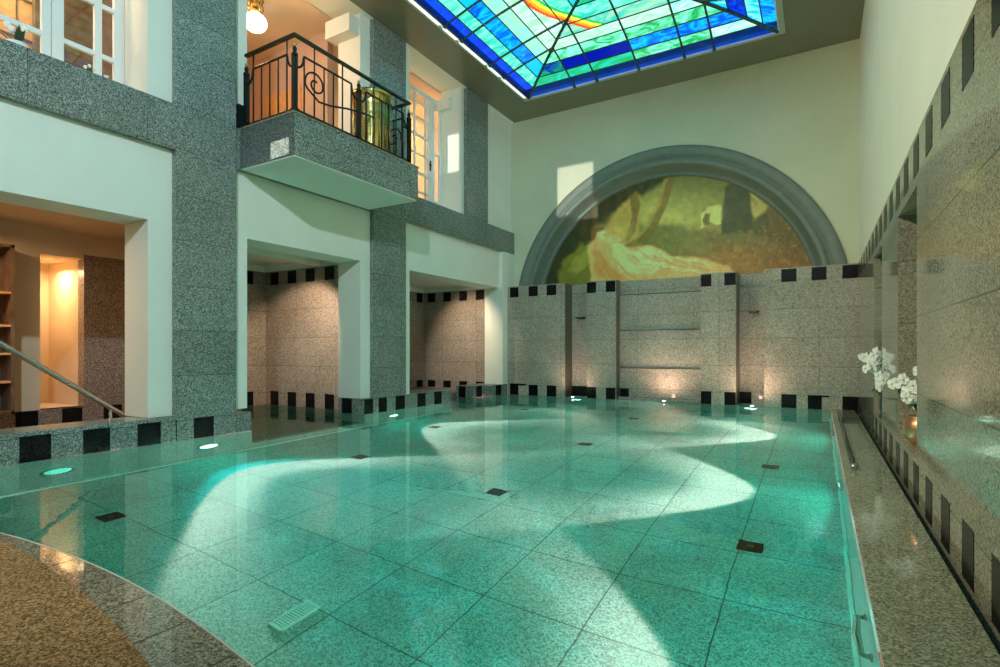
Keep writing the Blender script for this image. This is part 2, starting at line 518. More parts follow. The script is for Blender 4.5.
# lower storey piers and lintel band of plaster
for (a, b) in ((-3.0, 0.2), ):
    mb.box(XI, XW, a, b, 0.33, 7.5, WP)
mb.box(XI, XW, 3.65, 5.04, 0.33, 7.5, WP)
mb.box(XI, XW, 7.36, 8.77, 0.28, 7.5, WP)
mb.box(-7.85, XP, 12.47, 13.1, 0.28, 3.85, WP)
mb.box(XI, XW, 10.65, 12.47, 2.87, 3.85, WP)
mb.box(XI, XW, 10.65, 13.3, 3.84, 7.5, WP)
for (a, b) in ((0.2, 3.65), (5.04, 7.36), (8.77, 10.65)):
    mb.box(XI, XW, a, b, 2.87, 4.42, WP)
struct(mb, 'wall_left', 'white plaster wall on the left with openings on two storeys', 'wall')

mb = MB(); mb.box(XW - 0.01, XP, 3.95, 4.80, -0.05, ZC, G)
mb.box(XW - 0.012, XP + 0.003, 3.945, 3.955, 0.0, 0.28, BK)
mb.box(XP - 0.01, XP + 0.004, 4.18, 4.46, 0.0, 0.28, BK)
mb.box(XW - 0.3, XP, 4.80, 5.04, -0.05, 0.28, G)
struct(mb, 'pillar', 'granite pillar rising from the pool left of the balcony', 'pillar')
mb = MB(); mb.box(XW - 0.01, XP, 7.61, 8.54, -0.05, ZC, G)
mb.box(XI, XP, 7.36, 7.61, -0.05, 0.29, G)
mb.box(XI + 0.1, XI + 0.36, 7.356, 7.37, 0.0, 0.28, BK); mb.box(XP - 0.01, XP + 0.004, 7.365, 7.59, 0.0, 0.28, BK)
mb.box(XP - 0.01, XP + 0.004, 7.74, 7.97, 0.0, 0.28, BK); mb.box(XP - 0.01, XP + 0.004, 8.22, 8.5, 0.0, 0.28, BK)
struct(mb, 'pillar', 'granite pillar under the far end of the balcony', 'pillar')
mb = MB(); mb.box(XW - 0.01, XP, 10.77, 11.72, 4.42, ZC, G)
struct(mb, 'pillar', 'short upper granite pillar right of the far glass door', 'pillar')
mb = MB()
for (a, b) in ((-3.0, 3.95), (8.54, 13.1)):
    mb.box(XW - 0.02, XP, a, b, 3.84, 4.43, G)
mb.box(XW - 0.02, XP, 4.80, 7.61, 3.84, 4.43, G)
mb.box(-3.0, -3.0001, 0, 0.0001, 0, 0.0001, G) if False else None
struct(mb, 'trim_4', 'horizontal granite band between the two storeys of the left wall', 'stone band')

# ledge with black tiles in front of the first bay
def tile_run(mb, x, y0, y1, z0=0.0, z1=0.28, start=None, d=0.004):
    y = start
    while y < y1 - 0.05:
        if y + TILE > y0: mb.box(x - 0.01, x + d, max(y, y0), min(y + TILE, y1), z0, z1, BK)
        y += PITCH


mb = MB(); mb.box(-7.80, XP, -3.0, 3.95, -0.02, 0.325, G)
tile_run(mb, XP, -3, 3.94, start=2.33 - 7 * PITCH)
struct(mb, 'wall_ledge', 'granite ledge with black square tiles below the first bay', 'ledge')
mb = MB(); mb.box(-8.1, XP, 8.54, 10.12, -0.05, 0.285, G)
tile_run(mb, XP, 8.54, 10.1, start=8.9)
mb.box(-10.3, -8.1, 8.77, 12.9, -1.45, 0.10, M['granite_rough'])
struct(mb, 'wall_ledge', 'low tiled granite ledge across the far bay', 'ledge')
mb = MB(); mb.box(-8.02, -7.5, 11.35, YB, -1.45, 0.285, G); mb.box(-7.6, XP, 11.9, YB, -1.45, 0.283, G)
mb.box(-7.93, -7.72, 11.346, 11.36, 0.0, 0.28, BK)
tile_run(mb, -7.5, 11.36, 11.9, start=11.5)
tile_run(mb, XP, 11.92, 12.7, start=12.1)
struct(mb, 'wall_ledge', 'tiled granite plinth in the back left corner of the pool', 'plinth')

# ---- room behind the first bay
WM = M['warm_plaster']
mb = MB()
mb.box(-10.5, -10.3, -1.5, 3.55, 0.28, 3.1, WM)
mb.box(-10.5, -10.3, 3.55, 4.12, 2.68, 3.1, WM)
mb.box(-10.5, -10.3, 4.12, 4.94, 2.75, 3.1, WM)
mb.box(-10.5, -10.29, 4.12, 4.94, 0.28, 2.75, M['granite_rough'])
mb.box(-10.5, -7.96, 4.94, 5.04, -1.45, 3.1, WM)
mb.box(-10.5, -7.96, -1.6, -1.5, 0.0, 3.1, WM)
mb.box(-10.5, -10.29, -1.5, 5.04, -1.2, 0.28, M['granite_rough'])
for i in range(9):
    y = 3.25 - 6 * PITCH + i * PITCH
    if y < 4.9: mb.box(-10.3, -10.284, y, y + 0.27, 0.0, 0.275, BK)
struct(mb, 'wall_bay', 'warm plaster rear wall of the room behind the first bay', 'wall')
mb = MB(); mb.box(-11.6, -10.5, 3.45, 3.55, 0.2, 2.75, M['warm_plaster']); mb.box(-11.6, -10.5, 4.12, 4.22, 0.2, 2.75, M['warm_plaster'])
mb.box(-11.7, -11.6, 3.4, 4.3, 0.2, 2.75, M['warm_plaster']); mb.box(-11.7, -10.5, 3.5, 4.2, 2.68, 2.75, M['warm_plaster'])
mb.box(-11.6, -10.3, 3.5, 4.2, 0.2, 0.28, M['warm_plaster'])
struct(mb, 'door_1', 'tall warmly lit alcove doorway in the rear wall of the first bay', 'doorway')
light('alcove_lamp', 'AREA', (-10.95, 3.84, 2.55), 15, (1.0, 0.72, 0.40), target=(-11.0, 3.84, 0), size=0.3)
mb = MB(); mb.box(-10.5, -7.96, -1.6, 5.04, 3.1, 3.2, WM)
mb.box(-8.3, -7.9, 0.2, 3.65, 2.94, 3.1, WM)
struct(mb, 'ceiling_bay', 'warm toned ceiling of the room behind the first bay', 'ceiling')
# steps down into the water behind the ledge
mb = MB()
for i in range(5):
    mb.box(-10.28, -7.81, 0.6 + 0.45 * i, 0.6 + 0.45 * (i + 1), -1.45, 0.2 - 0.24 * i, M['granite_rough'])
mb.box(-10.28, -7.81, -1.5, 0.6, -1.45, 0.3, M['granite_rough'])
mb.box(-10.28, -7.81, 2.85, 4.94, -1.45, -1.1, M['granite_rough'])
struct(mb, 'floor_steps', 'granite steps going down behind the tiled ledge', 'steps')
light('bay_lamp', 'AREA', (-9.2, 2.2, 2.9), 40, (1.0, 0.66, 0.38), target=(-9.2, 2.2, 0), size=0.5)

# shelving
sh = empty('shelf_cabinet', (-10.1, 2.6, 0.28))
mb = MB(); W_ = M['dark_wood']
mb.box(-0.19, 0.2, 0.48, 0.52, 0, 2.42, W_); mb.box(-0.19, 0.2, -0.9, -0.86, 0, 2.42, W_)
mb.box(-0.19, -0.17, -0.9, 0.52, 0, 2.42, W_); mb.box(-0.19, 0.2, -0.9, 0.52, 2.38, 2.42, W_); mb.box(-0.19, 0.2, -0.9, 0.52, 0, 0.05, W_)
mb.build('carcass', sh)
for z in (0.45, 0.85, 1.25, 1.72):
    mb = MB(); mb.box(-0.17, 0.19, -0.86, 0.48, z, z + 0.03, M['wood']); mb.build('shelf', sh)
tag(sh, 'dark open shelf unit against the rear wall at the left edge', 'shelf')

# handrail
hr = empty('stair_handrail', (-8.0, 2.3, 0.3))
mb = MB(); mb.tube([(0, -0.9, 1.70), (0, 0.09, 0.975), (0, 1.311, 0.06), (0, 1.40, -0.02)], 0.032, M['steel'], 12)
mb.build('rail', hr)
for yy, zz in ((-0.4, 1.33), (1.20, 0.13)):
    mb = MB(); mb.tube([(0, yy, zz), (0, yy, zz - 1.0 if yy < 0 else zz - 0.9)], 0.02, M['steel'], 10); mb.build('post', hr)
tag(hr, 'round polished steel handrail sloping down behind the first ledge', 'handrail')

# ---- flooded middle bay
GN = M['granite_niche']
def bay(yn, yf, xb, name, label):
    mb = MB()
    mb.box(xb - 0.1, XI, yf, yf + 0.1, -1.45, 2.95, GN)
    mb.box(xb - 0.1, xb, yn, yf, -1.45, 2.95, GN)
    x = xb + 0.16
    while x < XI - 0.1:
        for (z0, z1) in ((0.0, 0.30), (2.63, 2.90)):
            mb.box(x, x + 0.27, yf - 0.004, yf + 0.01, z0, z1, BK)
        x += PITCH
    y = yn + 0.35
    while y < yf - 0.2:
        for (z0, z1) in ((0.0, 0.30), (2.63, 2.90)):
            mb.box(xb - 0.01, xb + 0.004, y, min(y + 0.27, yf - 0.02), z0, z1, BK)
        y += PITCH
    struct(mb, name, label, 'wall')
    mb = MB(); mb.box(xb - 0.1, XI, yn - 0.1, yf + 0.1, 3.05, 3.15, WP)
    mb.box(xb, XI, yf - 0.06, yf, 2.92, 3.06, WP); mb.box(xb, xb + 0.06, yn, yf, 2.92, 3.06, WP)
    return mb


cb = bay(5.04, 7.70, -10.6, 'wall_bay', 'polished granite walls of the flooded middle bay with black tiles')
cb.box(-9.0, -8.75, 5.04, 7.6, 2.93, 3.06, WP)
struct(cb, 'ceiling_bay', 'white ceiling and cornice of the flooded middle bay', 'ceiling')
cb = bay(8.77, 12.9, -10.3, 'wall_bay', 'polished granite walls of the far bay beside the back wall')
struct(cb, 'ceiling_bay', 'white ceiling and cornice of the far bay', 'ceiling')
mb = MB(); mb.box(-10.6, XI, 7.8, 8.67, -1.45, 3.1, GN)
struct(mb, 'wall_partition', 'granite partition between the middle bay and the far bay', 'wall')
light('middle_bay_lamp', 'SPOT', (-8.1, 6.3, 2.85), 230, (1.0, 0.72, 0.50), target=(-9.3, 7.7, 1.2), spot_size=math.radians(75),
      spot_blend=0.5, shadow_soft_size=0.05)
light('far_bay_lamp', 'SPOT', (-8.6, 11.0, 2.85), 170, (1.0, 0.75, 0.52), target=(-8.5, 12.9, 1.5), spot_size=math.radians(80),
      spot_blend=0.7, shadow_soft_size=0.05)

# ================================================================== BALCONY
bal = empty('balcony', (-7.28, 4.86, 3.83))
mb = MB()
mb.box(0.0, 1.18, 0, 2.62, 0.02, 0.58, G)
mb.build('stone_body', bal)
mb = MB(); mb.box(0.02, 1.16, 0.02, 2.60, 0.0, 0.02, M['white_plaster']); mb.build('soffit', bal)
mb = MB(); mb.box(-0.02, 1.19, -0.01, 2.63, 0.58, 0.61, M['coping']); mb.build('floor_slab', bal)
tag(bal, 'granite balcony projecting from the left wall over the pool', 'balcony')

# railing: local origin at the corner post (near front), x to the wall negative, y along the front
rl = empty('balcony_railing', (-6.20, 4.95, 4.44))
IR = M['iron']


def rail_section(axis, L, posts=False, scroll=None, nbar=5):
    """one panel from 0 to L along axis; returns list of objects"""
    def P(u, z, off=0.0):
        return (off, u, z) if axis == 'Y' else (-u, off, z)
    return P


def panel(org, dirv, L, nb, ext=(), scroll=False, name='panel'):
    o = Vector(org); d = Vector(dirv)
    def P(u, z): return o + d * u + Vector((0, 0, z))
    mb = MB()
    # frame: bottom rail, arched-shoulder top rail
    mb.tube([P(0.02, 0.10), P(0.09, 0.07), P(L - 0.09, 0.07), P(L - 0.02, 0.10)], 0.017, IR, 6)
    mb.build('bottom_rail', rl); mb = MB()
    sh_ = []
    for i in range(7):
        a = math.pi / 2 * i / 6
        sh_.append((0.02 + 0.13 * math.sin(a), 0.66 + 0.17 * (1 - math.cos(a))))
    pts = [P(u, z) for u, z in sh_] + [P(0.16, 0.86), P(L - 0.16, 0.86)] + [P(L - u, z) for u, z in reversed(sh_)]
    mb.tube(pts, 0.017, IR, 6)
    mb.build('top_rail', rl)
    for i in range(nb):
        u = 0.16 + (L - 0.32) * i / (nb - 1)
        mb = MB(); mb.tube([P(u, 0.07), P(u, 1.07 if i in ext else 0.86)], 0.012, IR, 6); mb.build('baluster', rl)
    if scroll:
        mb = MB()
        pts = []
        c = (0.36, 0.60)
        for i in range(40):
            a = math.radians(-60 + 520 * i / 39)
            r = 0.05 + 0.17 * (1 - i / 39)
            pts.append((c[0] + r * math.cos(a + 3.6) , c[1] + r * math.sin(-(a + 3.6))))
        tail = [(L + 0.35, 0.52), (L + 0.1, 0.50), (L - 0.25, 0.44), (L - 0.55, 0.36), (0.42, 0.33), (0.24, 0.40), (0.15, 0.52)]
        if scroll == 'flip':
            pts = [(L - a, b) for a, b in pts]
        spiral = []
        for i in range(34):
            a = math.radians(200 - 500 * i / 33)
            r = 0.19 - 0.15 * i / 33
            spiral.append((0.36 + r * math.cos(a), 0.55 + r * math.sin(a)))
        full = tail[:5] + [(0.22, 0.44)] + spiral
        if scroll == 'flip': full = [(L - a, b) for a, b in full]
        if scroll == 'side': full = [(min(a, L - 0.1), b) for a, b in spiral]
        # smooth
        mb.tube([P(a, b) + Vector((0.0, 0.0, 0)) for a, b in full], 0.014, IR, 6)
        mb.build('scroll', rl)


def post(p, finial=True):
    mb = MB(); x, y = p
    mb.box(x - 0.03, x + 0.03, y - 0.03, y + 0.03, 0.0, 0.80, IR)
    mb.lathe([(0.045, 0.80), (0.045, 0.83), (0.024, 0.85), (0.034, 0.90), (0.014, 0.93)], (x, y, 0), IR, 10)
    po = mb.build('post', rl)
    mb = MB(); mb.ball((x, y, 0.955), 0.027, M['gold'], 10, 6); f = mb.build('finial', po)
    f['label'] = 'small gilded ball finial'


SL = 1.06
FL = 2.40
panel((0, 0, 0), (-1, 0, 0), SL, 5, ext=(0, 4))
panel((0, 0, 0), (0, 1, 0), FL / 2, 6, ext=(1, 4), scroll='yes')
panel((0, FL / 2, 0), (0, 1, 0), FL / 2, 6, ext=(1, 4))
panel((0, FL, 0), (-1, 0, 0), SL, 5, ext=(0, 3), scroll='side')
for p in ((0, 0), (-SL, 0), (0, FL / 2), (0, FL), (-SL, FL)): post(p)
mb = MB()
w = 0.03
mb.box(-SL - 0.02, w, -w, w, 1.07, 1.11, M['rail_top']); mb.box(-w, w, w, FL + w, 1.07, 1.11, M['rail_top'])
mb.box(-SL - 0.02, -w, FL - w, FL + w, 1.07, 1.11, M['rail_top'])
mb.build('handrail', rl, bevel=0.008)
tag(rl, 'black wrought iron balcony railing with scrolls and gilded ball finials', 'railing')

# golden vessel standing on the balcony
ur = empty('brass_planter', (-6.72, 6.98, 4.441))
mb = MB(); mb.lathe([(0.25, 0), (0.28, 0.03), (0.29, 0.08), (0.31, 0.5), (0.32, 0.95), (0.33, 1.1), (0.36, 1.14), (0.36, 1.18), (0.31, 1.18), (0.30, 1.1), (0.28, 0.6)], (0, 0, 0), M['brass'], 36)
mb.build('body', ur)
mb = MB()
for k in range(16):
    a = 2 * math.pi * k / 16
    mb.tube([(0.315 * math.cos(a), 0.315 * math.sin(a), 0.1), (0.335 * math.cos(a), 0.335 * math.sin(a), 1.1)], 0.008, M['brass'], 5)
mb.build('rib', ur)
tag(ur, 'tall golden brass vessel standing behind the balcony railing', 'planter')

# dark plinth at the foot of the jamb
mb = MB(); mb.box(XW - 0.5, XP + 0.02, 4.81, 4.93, 4.44, 4.78, M['black_tile'])
struct(mb, 'trim_5', 'black stone skirting block beside the balcony railing', 'skirting')

# ================================================================== UPPER STOREY ROOM
SP = M['salmon_plaster']
mb = MB()
mb.box(-12.0, XI, -3, 13.3, 4.30, 4.42, M['floor_stone'])
struct(mb, 'floor_upper', 'warm stone floor of the upper room behind the balcony', 'floor')
mb = MB(); mb.box(-12, XI, -3, 13.3, 7.5, 7.6, M['warm_plaster'])
struct(mb, 'ceiling_upper', 'warmly lit ceiling of the upper room', 'ceiling')
mb = MB()
mb.box(-12, -11.9, -3, 13.3, 4.42, 7.5, SP)
mb.box(-12, XI - 0.4, 7.45, 7.6, 4.42, 7.5, SP)
mb.box(-12, XI - 0.4, 4.2, 4.3, 4.42, 7.5, SP)
mb.box(-9.6, -9.5, 8.0, 13.2, 4.42, 7.5, M['warm_plaster'])
struct(mb, 'wall_upper', 'salmon coloured walls of the upper room', 'wall')
mb = MB(); mb.box(-8.05, -7.42, 7.12, 7.38, 7.08, 7.40, WP); mb.box(-8.05, -7.62, 10.5, 10.66, 7.0, 7.25, WP)
struct(mb, 'trim_6', 'white boxed beam ends above the upper openings', 'beam')
# wooden panelled door seen through the balcony opening
dr = MB(); dr.box(-10.2, -9.1, 7.40, 7.45, 4.43, 6.6, M['wood'])
for (a, b, c, d) in ((-10.08, -9.72, 4.6, 5.4), (-9.58, -9.22, 4.6, 5.4), (-10.08, -9.72, 5.55, 6.45), (-9.58, -9.22, 5.55, 6.45)):
    dr.box(a, b, 7.385, 7.40, c, d, M['wood'])
struct(dr, 'door_2', 'panelled wooden door in the side wall of the upper room', 'door')
# globe lamp
gl = empty('ceiling_lamp', (-8.7, 6.1, 7.5))
mb = MB(); mb.lathe([(0.14, 0), (0.15, -0.03), (0.06, -0.06), (0.05, -0.2), (0.12, -0.25), (0.12, -0.28)], (0, 0, 0), M['brass'], 20)
for k in range(4):
    a = math.pi / 2 * k
    mb.tube([(0.13 * math.cos(a), 0.13 * math.sin(a), -0.02), (0.17 * math.cos(a), 0.17 * math.sin(a), -0.14), (0.11 * math.cos(a), 0.11 * math.sin(a), -0.26)], 0.01, M['brass'], 6)
mb.build('fitting', gl)
mb = MB(); mb.ball((0, 0, -0.43), 0.2, M['globe_glow'], 24, 14, sz=0.8); mb.build('globe', gl)
tag(gl, 'brass ceiling lamp with a glowing opal globe in the upper room', 'lamp')
light('globe_light', 'POINT', (-8.7, 5.8, 6.75), 60, (1.0, 0.62, 0.30), shadow_soft_size=0.2)
light('upper_room_lamp', 'AREA', (-8.6, 10.6, 7.3), 70, (1.0, 0.58, 0.28), target=(-9.5, 11.2, 5.2), size=0.4)
light('upper_front_room_lamp', 'AREA', (-8.8, 2.0, 7.2), 110, (1.0, 0.70, 0.42), target=(-9.6, 2.2, 4.8), size=0.6)

# ---- window above the first bay
def window(name, label, cat, xf, ys, zs, y0, y1, z0, z1, fw=0.07, depth=0.06, handle=None):
    """ys / zs = centres of glazing bars; frame around y0..y1"""
    root = empty(name, (xf, y0, z0))
    wp = M['white_paint']
    mb = MB(); H = z1 - z0; W = y1 - y0
    mb.box(0, depth, 0, fw, 0, H, wp); mb.box(0, depth, W - fw, W, 0, H, wp)
    mb.box(0, depth, fw, W - fw, 0, fw, wp); mb.box(0, depth, fw, W - fw, H - fw, H, wp)
    mb.build('frame', root, bevel=0.006)
    for y, t in ys:
        mb = MB(); mb.box(0.005, depth - 0.005, y - y0 - t / 2, y - y0 + t / 2, fw, H - fw, wp); mb.build('glazing_bar', root)
    for z, t in zs:
        mb = MB(); mb.box(0.008, depth - 0.008, fw, W - fw, z - z0 - t / 2, z - z0 + t / 2, wp); mb.build('glazing_bar', root)
    mb = MB(); mb.box(0.02, 0.028, fw / 2, W - fw / 2, fw / 2, H - fw / 2, M['glass']); mb.build('pane', root)
    if handle:
        mb = MB(); hy, hz = handle
        mb.box(depth, depth + 0.015, hy - y0 - 0.02, hy - y0 + 0.02, hz - z0 - 0.12, hz - z0 + 0.12, M['iron'])
        mb.tube([(depth, hy - y0, hz - z0), (depth + 0.05, hy - y0, hz - z0), (depth + 0.05, hy - y0 - 0.11, hz - z0)], 0.011, M['iron'], 8)
        mb.build('handle', root)
    tag(root, label, cat, None, 'structure')
    return root


window('window_1', 'white framed window leaf at the far left above the first bay', 'window', -8.05, [(2.1, 0.06)], [(4.99, 0.06), (5.65, 0.06)], 1.45, 2.86, 4.43, 7.4, fw=0.09)
window('window_2', 'white framed window leaf beside the near granite pillar', 'window', -8.05, [(3.36, 0.08)], [(5.01, 0.06), (5.66, 0.06)], 2.87, 3.66, 4.43, 7.4, fw=0.12)
# bookcase-like timber panelling behind the window
mb = MB(); mb.box(-9.6, -9.5, 0.5, 4.2, 4.43, 7.3, M['wood'])
for y in (1.0, 1.9, 3.0): mb.box(-9.5, -9.49, y, y + 0.015, 4.43, 7.3, M['dark_wood'])
for z in (4.95, 5.5, 6.05, 6.6): mb.box(-9.5, -9.485, 0.5, 4.2, z, z + 0.02, M['dark_wood'])
struct(mb, 'wall_panelling', 'oak wall panelling seen through the upper left window', 'panelling')
mb = MB(); mb.box(-9.4, -9.3, 3.15, 4.2, 4.43, 7.3, M['dark_wood'])
struct(mb, 'wall_panelling', 'dark timber panelling behind the window by the pillar', 'panelling')

# ---- glass door leaf in the far upper opening
window('door_3', 'white glazed door with many small panes in the far upper opening', 'door', -7.98,
       [(9.22, 0.025), (9.62, 0.025), (10.02, 0.025)], [(4.85, 0.03), (5.28, 0.05), (5.72, 0.03), (6.15, 0.05), (6.55, 0.03), (6.9, 0.03)], 8.8, 10.22, 4.43, 7.2, fw=0.10, handle=(10.16, 5.55))
window('door_4', 'narrow white glazed leaf beside the paned door', 'door', -7.98, [], [(4.75, 0.04), (5.9, 0.04)], 10.23, 10.64, 4.43, 7.2, fw=0.10)

# ================================================================== BACK WALL
GB = M['granite_back']
mb = MB(); mb.box(-7.96, 1.1, YU + 0.36, YU + 0.5, -1.45, 2.98, M['cream_plaster'])
# upper wall with arched recess: build as a polygon ring strip
R0, CX, CZ = 3.50, -3.31, 2.15
N = 72
pts_in = [(CX - R0 * math.cos(math.pi * i / N), CZ + R0 * math.sin(math.pi * i / N)) for i in range(N + 1)]
z_bot = 2.6
vs = []; fs = []
for (x, z) in pts_in:
    zz = max(z, z_bot)
    vs += [(x, YU, zz), (x, YU, ZC)]
for i in range(N):
    a = 2 * i; fs.append((a, a + 2, a + 3, a + 1))
k = len(vs)
vs += [(-7.96, YU, z_bot), (-7.96, YU, ZC), (CX - R0, YU, ZC), (CX - R0, YU, z_bot)]; fs.append((k, k + 3, k + 2, k + 1))
k = len(vs)
vs += [(CX + R0, YU, z_bot), (CX + R0, YU, ZC), (1.1, YU, ZC), (1.1, YU, z_bot)]; fs.append((k, k + 3, k + 2, k + 1))
mb.add(vs, fs, M['cream_plaster'])
mb.box(-7.96, 1.1, YU + 0.37, YU + 0.5, 2.9, ZC, M['cream_plaster'])
struct(mb, 'wall_back', 'pale cream plaster end wall above the stone cladding', 'wall')

# arch moulding: profile swept round the semicircle
mb = MB()
prof = [(3.89, 0.0), (3.89, -0.05), (3.84, -0.065), (3.66, -0.06), (3.64, -0.02), (3.60, -0.015), (3.58, -0.075), (3.48, -0.085),
        (3.46, -0.05), (3.44, 0.02), (3.41, 0.10), (3.37, 0.24), (3.34, 0.27), (3.32, 0.24), (3.29, 0.27), (3.28, 0.35)]
NA = 96; vs = []; fs = []
a0, a1 = math.radians(4), math.radians(176)
for i in range(NA + 1):
    a = a0 + (a1 - a0) * i / NA
    for r, y in prof: vs.append((CX - r * math.cos(a), YU + y, CZ + r * math.sin(a)))
m_ = len(prof)
for i in range(NA):
    for j in range(m_ - 1): fs.append((i * m_ + j, i * m_ + j + 1, (i + 1) * m_ + j + 1, (i + 1) * m_ + j))
mb.add(vs, fs, M['arch_stone'], True)
ao = mb.build('trim_7')
tag(ao, 'grey semicircular moulded arch framing the mural', 'arch', None, 'structure')

# stone cladding of the back wall
mb = MB()
def tiles_x(mb, y, spans, z0=2.62, z1=2.885):
    for a, b in spans: mb.box(a, b, y - 0.004, y + 0.01, z0, z1, BK)


ZT = 2.91
mb.box(-7.27, -5.59, YB, YU + 0.36, -0.3, ZT, GB)      # left panel
mb.box(-4.99, -4.24, YB, YU + 0.35, -0.3, ZT, GB)       # pilaster
mb.box(-2.28, -1.555, YB, YU + 0.35, -0.3, ZT, GB)      # pilaster
mb.box(-1.00, XR + 0.4, YB, YU + 0.36, -0.3, ZT, GB)   # right panel
mb.box(-5.59, -4.99, 13.15, 13.45, -0.3, 2.66, GB); mb.box(-5.59, -4.99, 13.19, 13.45, 2.67, ZT, GB)
mb.box(-1.555, -1.00, 13.25, 13.45, -0.3, 2.60, GB); mb.box(-1.555, -1.00, 13.29, 13.45, 2.61, ZT, GB)
for (z0, z1, y) in ((0.26, 0.755, 12.95), (0.772, 1.67, 13.0), (1.69, 2.55, 13.05), (2.57, ZT, 13.10)):
    mb.box(-4.24, -2.28, y, 13.4, z0, z1, GB)
mb.box(-4.24, -2.28, 12.97, 13.4, -0.3, 0.26, GB)
mb.box(-4.24, -2.28, 12.84, 13.0, -0.3, 0.06, GB)
tiles_x(mb, YB, ((-7.2, -6.94), (-6.63, -6.36), (-6.1, -5.83), (-4.99, -4.75), (-4.5, -4.26), (-2.28, -2.06), (-1.79, -1.56), (-0.68, -0.40), (-0.13, 0.13), (0.40, XR)))
tiles_x(mb, YB, ((-7.2, -6.94), (-6.63, -6.36), (-6.1, -5.83), (-4.99, -4.75), (-4.5, -4.26), (-2.28, -2.06), (-1.79, -1.56), (-0.68, -0.40), (-0.20, 0.05), (0.40, XR)), -0.05, 0.28)
mb.box(-0.07, 0.18, YB - 0.004, YB + 0.01, 0.245, 0.28, BK)
mb.box(-7.2, -6.72, YB - 0.004, YB + 0.01, 0.25, 0.30, BK)
mb.box(-5.59, -5.0, 13.146, 13.16, 0.0, 0.26, BK)
mb.box(-4.22, -4.0, 12.962, 12.98, 0.0, 0.26, BK); mb.box(-1.55, -1.3, 13.246, 13.26, 0.0, 0.26, BK)
struct(mb, 'wall_cladding', 'polished granite cladding and pilasters across the end wall with black squares', 'wall')

RET = M['return_shade']
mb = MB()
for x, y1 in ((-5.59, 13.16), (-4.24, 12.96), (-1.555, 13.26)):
    mb.box(x - 0.002, x + 0.014, YB + 0.004, y1, -0.02, ZT - 0.003, RET)  # slabs added so the flanks read as shaded
struct(mb, 'trim_8', 'thin added slabs that carry the shade on the right flanks of the panels and pilasters', 'shade slabs')
# water spouts in the two narrow recesses
def spout(x, yy, z, label):
    r = empty('water_spout', (x, yy, z))
    mb = MB(); mb.box(-0.10, 0.10, -0.02, 0.02, -0.03, 0.03, M['steel_dark']); mb.build('back_plate', r, bevel=0.005)
    mb = MB(); mb.box(-0.07, 0.07, -0.26, 0.0, -0.01, 0.015, M['steel_dark']); mb.box(-0.07, 0.07, -0.27, -0.25, -0.03, 0.015, M['steel_dark'])
    mb.build('nozzle', r, bevel=0.004)
    tag(r, label, 'water spout', 'metal spouts on the end wall')


spout(-5.30, 13.15, 2.03, 'small dark metal spout in the left narrow recess of the end wall')
spout(-1.24, 13.25, 2.05, 'small dark metal spout in the right narrow recess of the end wall')

# ---- mural: pigment painted on a half-round panel
def px_of(x, y, z):
    S, C = math.sin(TH), math.cos(TH)
    d = -x * S + y * C; u = x * C + y * S
    return 500 + 540 * u / d, 350 - 540 * (z - 1.2) / d


def inside_dist(px, py, poly):
    """signed distance (positive inside)"""
    poly = np.array(poly, float); n = len(poly)
    d = np.full(px.shape, 1e9); ins = np.zeros(px.shape, bool)
    for i in range(n):
        a = poly[i]; b = poly[(i + 1) % n]; e = b - a
        wx = px - a[0]; wy = py - a[1]
        t = np.clip((wx * e[0] + wy * e[1]) / (e @ e), 0, 1)
        d = np.minimum(d, np.hypot(wx - t * e[0], wy - t * e[1]))
        c = ((a[1] > py) != (b[1] > py))
        with np.errstate(divide='ignore', invalid='ignore'):
            xi = (b[0] - a[0]) * (py - a[1]) / (b[1] - a[1] + 1e-12) + a[0]
        ins ^= c & (px < xi)
    return np.where(ins, d, -d)


def vnoise(x, y, seed=0):
    xi = np.floor(x).astype(int); yi = np.floor(y).astype(int)
    fx = x - xi; fy = y - yi; fx = fx * fx * (3 - 2 * fx); fy = fy * fy * (3 - 2 * fy)
    def h(a, b):
        v = np.sin(a * 127.1 + b * 311.7 + seed * 74.7) * 43758.5453
        return v - np.floor(v)
    return (h(xi, yi) * (1 - fx) + h(xi + 1, yi) * fx) * (1 - fy) + (h(xi, yi + 1) * (1 - fx) + h(xi + 1, yi + 1) * fx) * fy


def fbm(x, y, seed=0):
    return sum(vnoise(x * 2 ** k, y * 2 ** k, seed + k) / 2 ** (k + 1) for k in range(4))


YM = YU + 0.34
nx, nz = 380, 170
gx = np.linspace(-6.72, 0.09, nx); gz = np.linspace(2.6, 5.54, nz)
GX, GZ = np.meshgrid(gx, gz)
# picture plan of the painting in its own design grid (540..815 across, 175..290 down)
DX = 540 + (GX + 6.55) / 6.45 * 275
DX = 0 * DX
S_, C_ = math.sin(TH), math.cos(TH)
dd = -GX * S_ + YM * C_; uu = GX * C_ + YM * S_
DX = 500 + 540 * uu / dd; DY = 350 - 540 * (GZ - 1.2) / dd


def lin(c): return np.array([(v / 255) ** 2.2 for v in c])


colr = np.zeros(DX.shape + (3,))
t = np.clip((DY - 175) / 110, 0, 1)[..., None]
colr[:] = lin((96, 98, 48)) * (1 - t) + lin((128, 104, 48)) * t


def blend(mask, c):
    global colr
    colr = colr * (1 - mask[..., None]) + lin(c) * mask[..., None]


def soft(poly, b, c, amt=1.0, wob=2.5, seed=1):
    jx = (fbm(DX / 7, DY / 7, seed) - 0.5) * 2 * wob; jy = (fbm(DX / 7, DY / 7, seed + 9) - 0.5) * 2 * wob
    s = inside_dist(DX + jx, DY + jy, poly)
    m = np.clip(s / (2 * b) + 0.5, 0, 1); m = m * m * (3 - 2 * m)
    blend(m * amt, c)


def glow(cx, cy, rx, ry, c, amt):
    m = np.exp(-(((DX - cx) / rx) ** 2 + ((DY - cy) / ry) ** 2))
    blend(m * amt, c)


